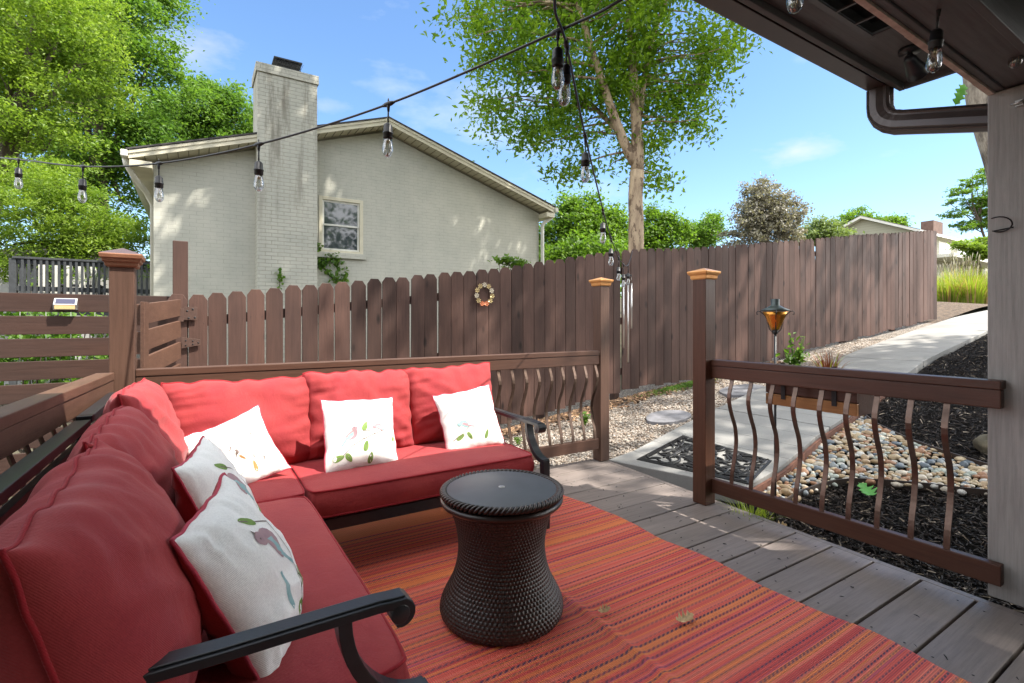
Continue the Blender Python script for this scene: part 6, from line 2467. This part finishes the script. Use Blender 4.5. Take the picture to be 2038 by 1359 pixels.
# house wall behind the camera (never in view, bounces porch light)
mb = MB(); mb.boxb(-4.5, 4.4, -2.75, -2.62, -.4, 2.43)
tag(mb.build("house_wall", M['siding'], loc=(0, -2.7, 0)), "cream lap sided wall of the house behind the porch", "wall")

# ================================================================ STRING LIGHTS
gb = NT('bulb_glass')
gb.t.nodes.remove(gb.b)
gt = gb.n("ShaderNodeBsdfTransparent"); gt.inputs[0].default_value = (.93, .95, .96, 1)
gg = gb.n("ShaderNodeBsdfGlossy"); gg.inputs['Roughness'].default_value = .02
lw = gb.n("ShaderNodeLayerWeight"); lw.inputs['Blend'].default_value = .55
gm = gb.n("ShaderNodeMixShader")
gb.l(gb.math('ADD', gb.math('MULTIPLY', lw.outputs['Fresnel'], .75), .10), gm.inputs[0]); gb.l(gt.outputs[0], gm.inputs[1]); gb.l(gg.outputs[0], gm.inputs[2])
gb.l(gm.outputs[0], gb.out.inputs[0])
M['bulb'] = gb.mat
M['filament'] = simple('filament', (.55, .42, .22), .3, .6)
# prototype bulb (socket > glass_bulb, filament), hanging point at the origin
def make_socket(parent, p, L=.05, tilt=0, cord_r=.0028):
    BS = 1.18
    o3 = ORG[parent.name]
    mb = MB()
    mb.tube([(0, 0, 0), (0, 0, -L)], cord_r, 6)
    mb.lathe([(.003, -L + .002), (.010, -L - .002), (.0145, -L - .008), (.0155, -L - .030), (.0175, -L - .031), (.0175, -L - .036), (.0160, -L - .037), (.0160, -L - .050), (.014, -L - .052), (.0, -L - .050)][::-1], 18)
    so = mb.build("socket", M['wire'])
    so.parent = parent; so.location = Vector(p) - o3
    so.rotation_euler = (tilt, tilt * .6, 0)
    so.scale = (BS, BS, BS)
    mb = MB()
    z0 = -L - .050
    mb.lathe([(.0, z0 - .066), (.006, z0 - .065), (.012, z0 - .060), (.0165, z0 - .051), (.018, z0 - .040), (.017, z0 - .028), (.0145, z0 - .014), (.0125, z0)], 20)
    g = mb.build("glass_bulb", M['bulb']); g.parent = so
    mb = MB()
    mb.tube([(0, 0, z0), (0, 0, z0 - .018)], .004, 6)
    for k in range(3):
        a = k * 2.1
        mb.tube([(.003 * math.cos(a), .003 * math.sin(a), z0 - .016), (.008 * math.cos(a), .008 * math.sin(a), z0 - .030), (.007 * math.cos(a + .4), .007 * math.sin(a + .4), z0 - .050)], .0006, 4)
    f = mb.build("filament", M['filament']); f.parent = so
    return so


def tee(mb, p, d):
    d = Vector(d).normalized()
    mb.tube([p - d * .032, p - d * .012, p + d * .012, p + d * .032], [.0045, .0095, .0095, .0045], 8)
    mb.tube([p + Vector((0, 0, .004)), p + Vector((0, 0, -.03))], [.009, .0045], 8)
    mb.tube([p + Vector((0, 0, .002)), p + Vector((0, .004, .016)), p + Vector((0, .0, .022)), p + Vector((0, -.004, .014))], .0022, 6)


def string(label, pts, bulbs, cord_r=.0046, n_sub=8):
    P = []
    pts = [Vector(p) for p in pts]
    for i in range(len(pts) - 1):
        p0 = pts[max(0, i - 1)]; p1 = pts[i]; p2 = pts[i + 1]; p3 = pts[min(len(pts) - 1, i + 2)]
        for k in range(n_sub):
            t_ = k / n_sub
            P.append(.5 * ((2 * p1) + (-p0 + p2) * t_ + (2 * p0 - 5 * p1 + 4 * p2 - p3) * t_ ** 2 + (-p0 + 3 * p1 - 3 * p2 + p3) * t_ ** 3))
    P.append(pts[-1])
    root = empty("string_lights", pts[0], label, "string lights", "strings of clear bulb patio lights")
    mb = MB(); mb.tube(P, cord_r, 7)
    for (i, L, tl) in bulbs:
        d = pts[min(i + 1, len(pts) - 1)] - pts[max(i - 1, 0)]
        tee(mb, pts[i], d)
    mb.build("cord", M['wire'], root)
    for (i, L, tl) in bulbs:
        make_socket(root, pts[i] + Vector((0, 0, -.012)), L, tl)
    return root


w1 = [PD(-760, 230, 9.5), PD(-480, 275, 7.0), PD(-230, 297, 5.0), PD(-60, 309, 3.85), PD(37, 317, 3.2), PD(165, 331, 2.85), PD(316, 325, 2.6), PD(515, 287, 2.27), PD(773, 207, 2.02), PD(1110, 62, 1.62), PD(1235, 0, 1.47), PD(1400, -110, 1.35), PD(1600, -260, 1.2)]
string("string of clear bulbs crossing from the left edge up to the porch eave", w1, [(4, .035, .0), (5, .05, .03), (6, .045, -.02), (7, .055, 0), (8, .055, .02), (9, .035, 0)])
w2 = [Vector((.76, .748, 2.36)), Vector((.80, .96, 2.235)), PD(1104, 0, 1.46), PD(1128, 92, 1.66), PD(1165, 272, 2.27), PD(1200, 418, 3.3), PD(1216, 474, 4.0), PD(1231, 512, 4.9), PD(1241, 526, 5.4), PD(1250, 527, 5.75), PD(1259, 500, 6.2)]
string("string of clear bulbs dropping from the eave to the fence gap by the wind chime", w2, [(3, .04, .05), (4, .05, 0), (5, .06, 0), (6, .06, 0), (7, .07, 0), (8, .08, 0), (9, .07, 0)])
w3 = [PD(1480, -160, 1.25), PD(1582, -85, 1.35), PD(1730, -40, 1.5), PD(1868, 14, 1.62), PD(1960, 38, 1.75), PD(2036, 48, 1.9), PD(2130, 30, 2.1)]
string("short string of clear bulbs hanging under the porch beam at the upper right", w3, [(1, .0, 0), (3, .05, .06), (5, .012, .15)])

# ================================================================ WIND CHIME
wc0 = PD(1250, 548, 6.25)
wc = empty("wind_chime", (wc0.x, wc0.y, wc0.z), "silver wind chime with three long tubes hanging at the gap in the fence", "wind chime")
mb = MB(); mb.lathe([(.0, .012), (.03, .012), (.05, .004), (.05, -.006), (.0, -.008)][::-1], 20, wc0); mb.tube([wc0 + Vector((0, 0, .01)), PD(1252, 530, 6.2)], .003, 5)
mb.build("top_disc", M['black'], wc)
for (dx, dz0, L) in ((-.055, -.10, .80), (.0, -.10, .98), (.042, -.10, .56)):
    mb = MB(); q = wc0 + Vector((dx * RX, dx * RY - .0, 0))
    mb.tube([q + Vector((0, 0, -.008)), q + Vector((0, 0, dz0))], .0012, 4)
    mb.tube([q + Vector((0, 0, dz0)), q + Vector((0, 0, dz0 - L))], .011, 10)
    mb.build("chime_tube", M['alu'], wc)

# ================================================================ WREATH ON THE FENCE
k0 = 18.55
wx_, wy_ = fpos(k0, -.02)
wz_ = 1.2 + (640 - 586) / 1000 * (4.28 * (1 + .01714 * k0))
wr = empty("flower_wreath", (wx_, wy_, wz_), "small wreath of gold and orange metal flowers hung on the fence", "wreath")
mb = MB()
ring = [(wx_ + .098 * math.cos(a) * DX_, wy_ + .098 * math.cos(a) * DY_, wz_ + .105 * math.sin(a)) for a in [2 * PI * i / 40 for i in range(40)]]
mb.tube(ring, .007, 6, closed=True); mb.build("hoop", simple('hoop', (.10, .06, .03), .5), wr)
gold = simple('gold_flower', (.55, .42, .20), .35, .4); cream = simple('cream_flower', (.62, .55, .42), .45, .1); orange = simple('orange_flower', (.62, .20, .08), .4, .2)
for i in range(11):
    a = PI / 2 + i * 2 * PI / 11
    m_ = orange if i in (5, 6) else (gold if i % 3 else cream)
    c = Vector((wx_ + .100 * math.cos(a) * DX_, wy_ - .014, wz_ + .107 * math.sin(a)))
    mb = MB()
    for k in range(7):
        b = 2 * PI * k / 7 + i
        d = Vector((math.cos(b), 0, math.sin(b)))
        s_ = Vector((-math.sin(b), 0, math.cos(b)))
        mb.add([c + d * .006, c + d * .020 + s_ * .0085 + Vector((0, -.006, 0)), c + d * .033 + Vector((0, -.002, 0)), c + d * .020 - s_ * .0085 + Vector((0, -.006, 0)), c + d * .020 + Vector((0, .003, 0))],
               [(0, 1, 2), (0, 2, 3), (0, 4, 1), (1, 4, 2), (2, 4, 3), (3, 4, 0)], 0, False)
    mb.lathe([(.0, .008), (.006, .006), (.009, 0)][::-1], 8, c, M=Matrix.Rotation(PI / 2, 3, 'X'))
    mb.build("flower", m_, wr)

# ================================================================ SOLAR LIGHT ON THE LEFT SLAT
sp_ = PY_(131, 605, 5.165)
so_ = empty("solar_light", (sp_.x, sp_.y, sp_.z), "small steel solar light fixed to the top board of the left slat fence", "light")
w_, h_ = .070, .046
mb = MB()
x0, x1 = sp_.x - w_, sp_.x + w_
yb = 5.189
mb.prism([(yb, sp_.z - h_), (yb - .055, sp_.z - h_), (yb - .060, sp_.z - .005), (yb - .012, sp_.z + h_), (yb, sp_.z + h_)], 'x', x0, x1)
mb.build("housing", M['alu'], so_, bevel=.002, fixn=True)
nrm_ = Vector((0, -.7, .72)).normalized()
mb = MB()
a_ = Vector((0, yb - .060, sp_.z - .005)); b_2 = Vector((0, yb - .012, sp_.z + h_))
n_ = (b_2 - a_).cross(Vector((1, 0, 0))).normalized()
if n_.z < 0: n_ = -n_
for off in (0,):
    A1 = a_.lerp(b_2, .14) + n_ * .002; B1 = a_.lerp(b_2, .86) + n_ * .002
    mb.hexa([(x0 + .012, A1.y, A1.z - .002), (x1 - .012, A1.y, A1.z - .002), (x1 - .012, B1.y, B1.z - .002), (x0 + .012, B1.y, B1.z - .002),
             (x0 + .012, A1.y, A1.z), (x1 - .012, A1.y, A1.z), (x1 - .012, B1.y, B1.z), (x0 + .012, B1.y, B1.z)])
mb.build("solar_cell", simple('solar_cell', (.03, .03, .07), .2, 0, spec=.8), so_)
mb = MB(); mb.boxb(x0 + .01, x1 - .01, yb - .066, yb - .0605, sp_.z - h_ + .006, sp_.z - .012)
mb.build("lens", simple('amber_lens', (.62, .42, .20), .3), so_)
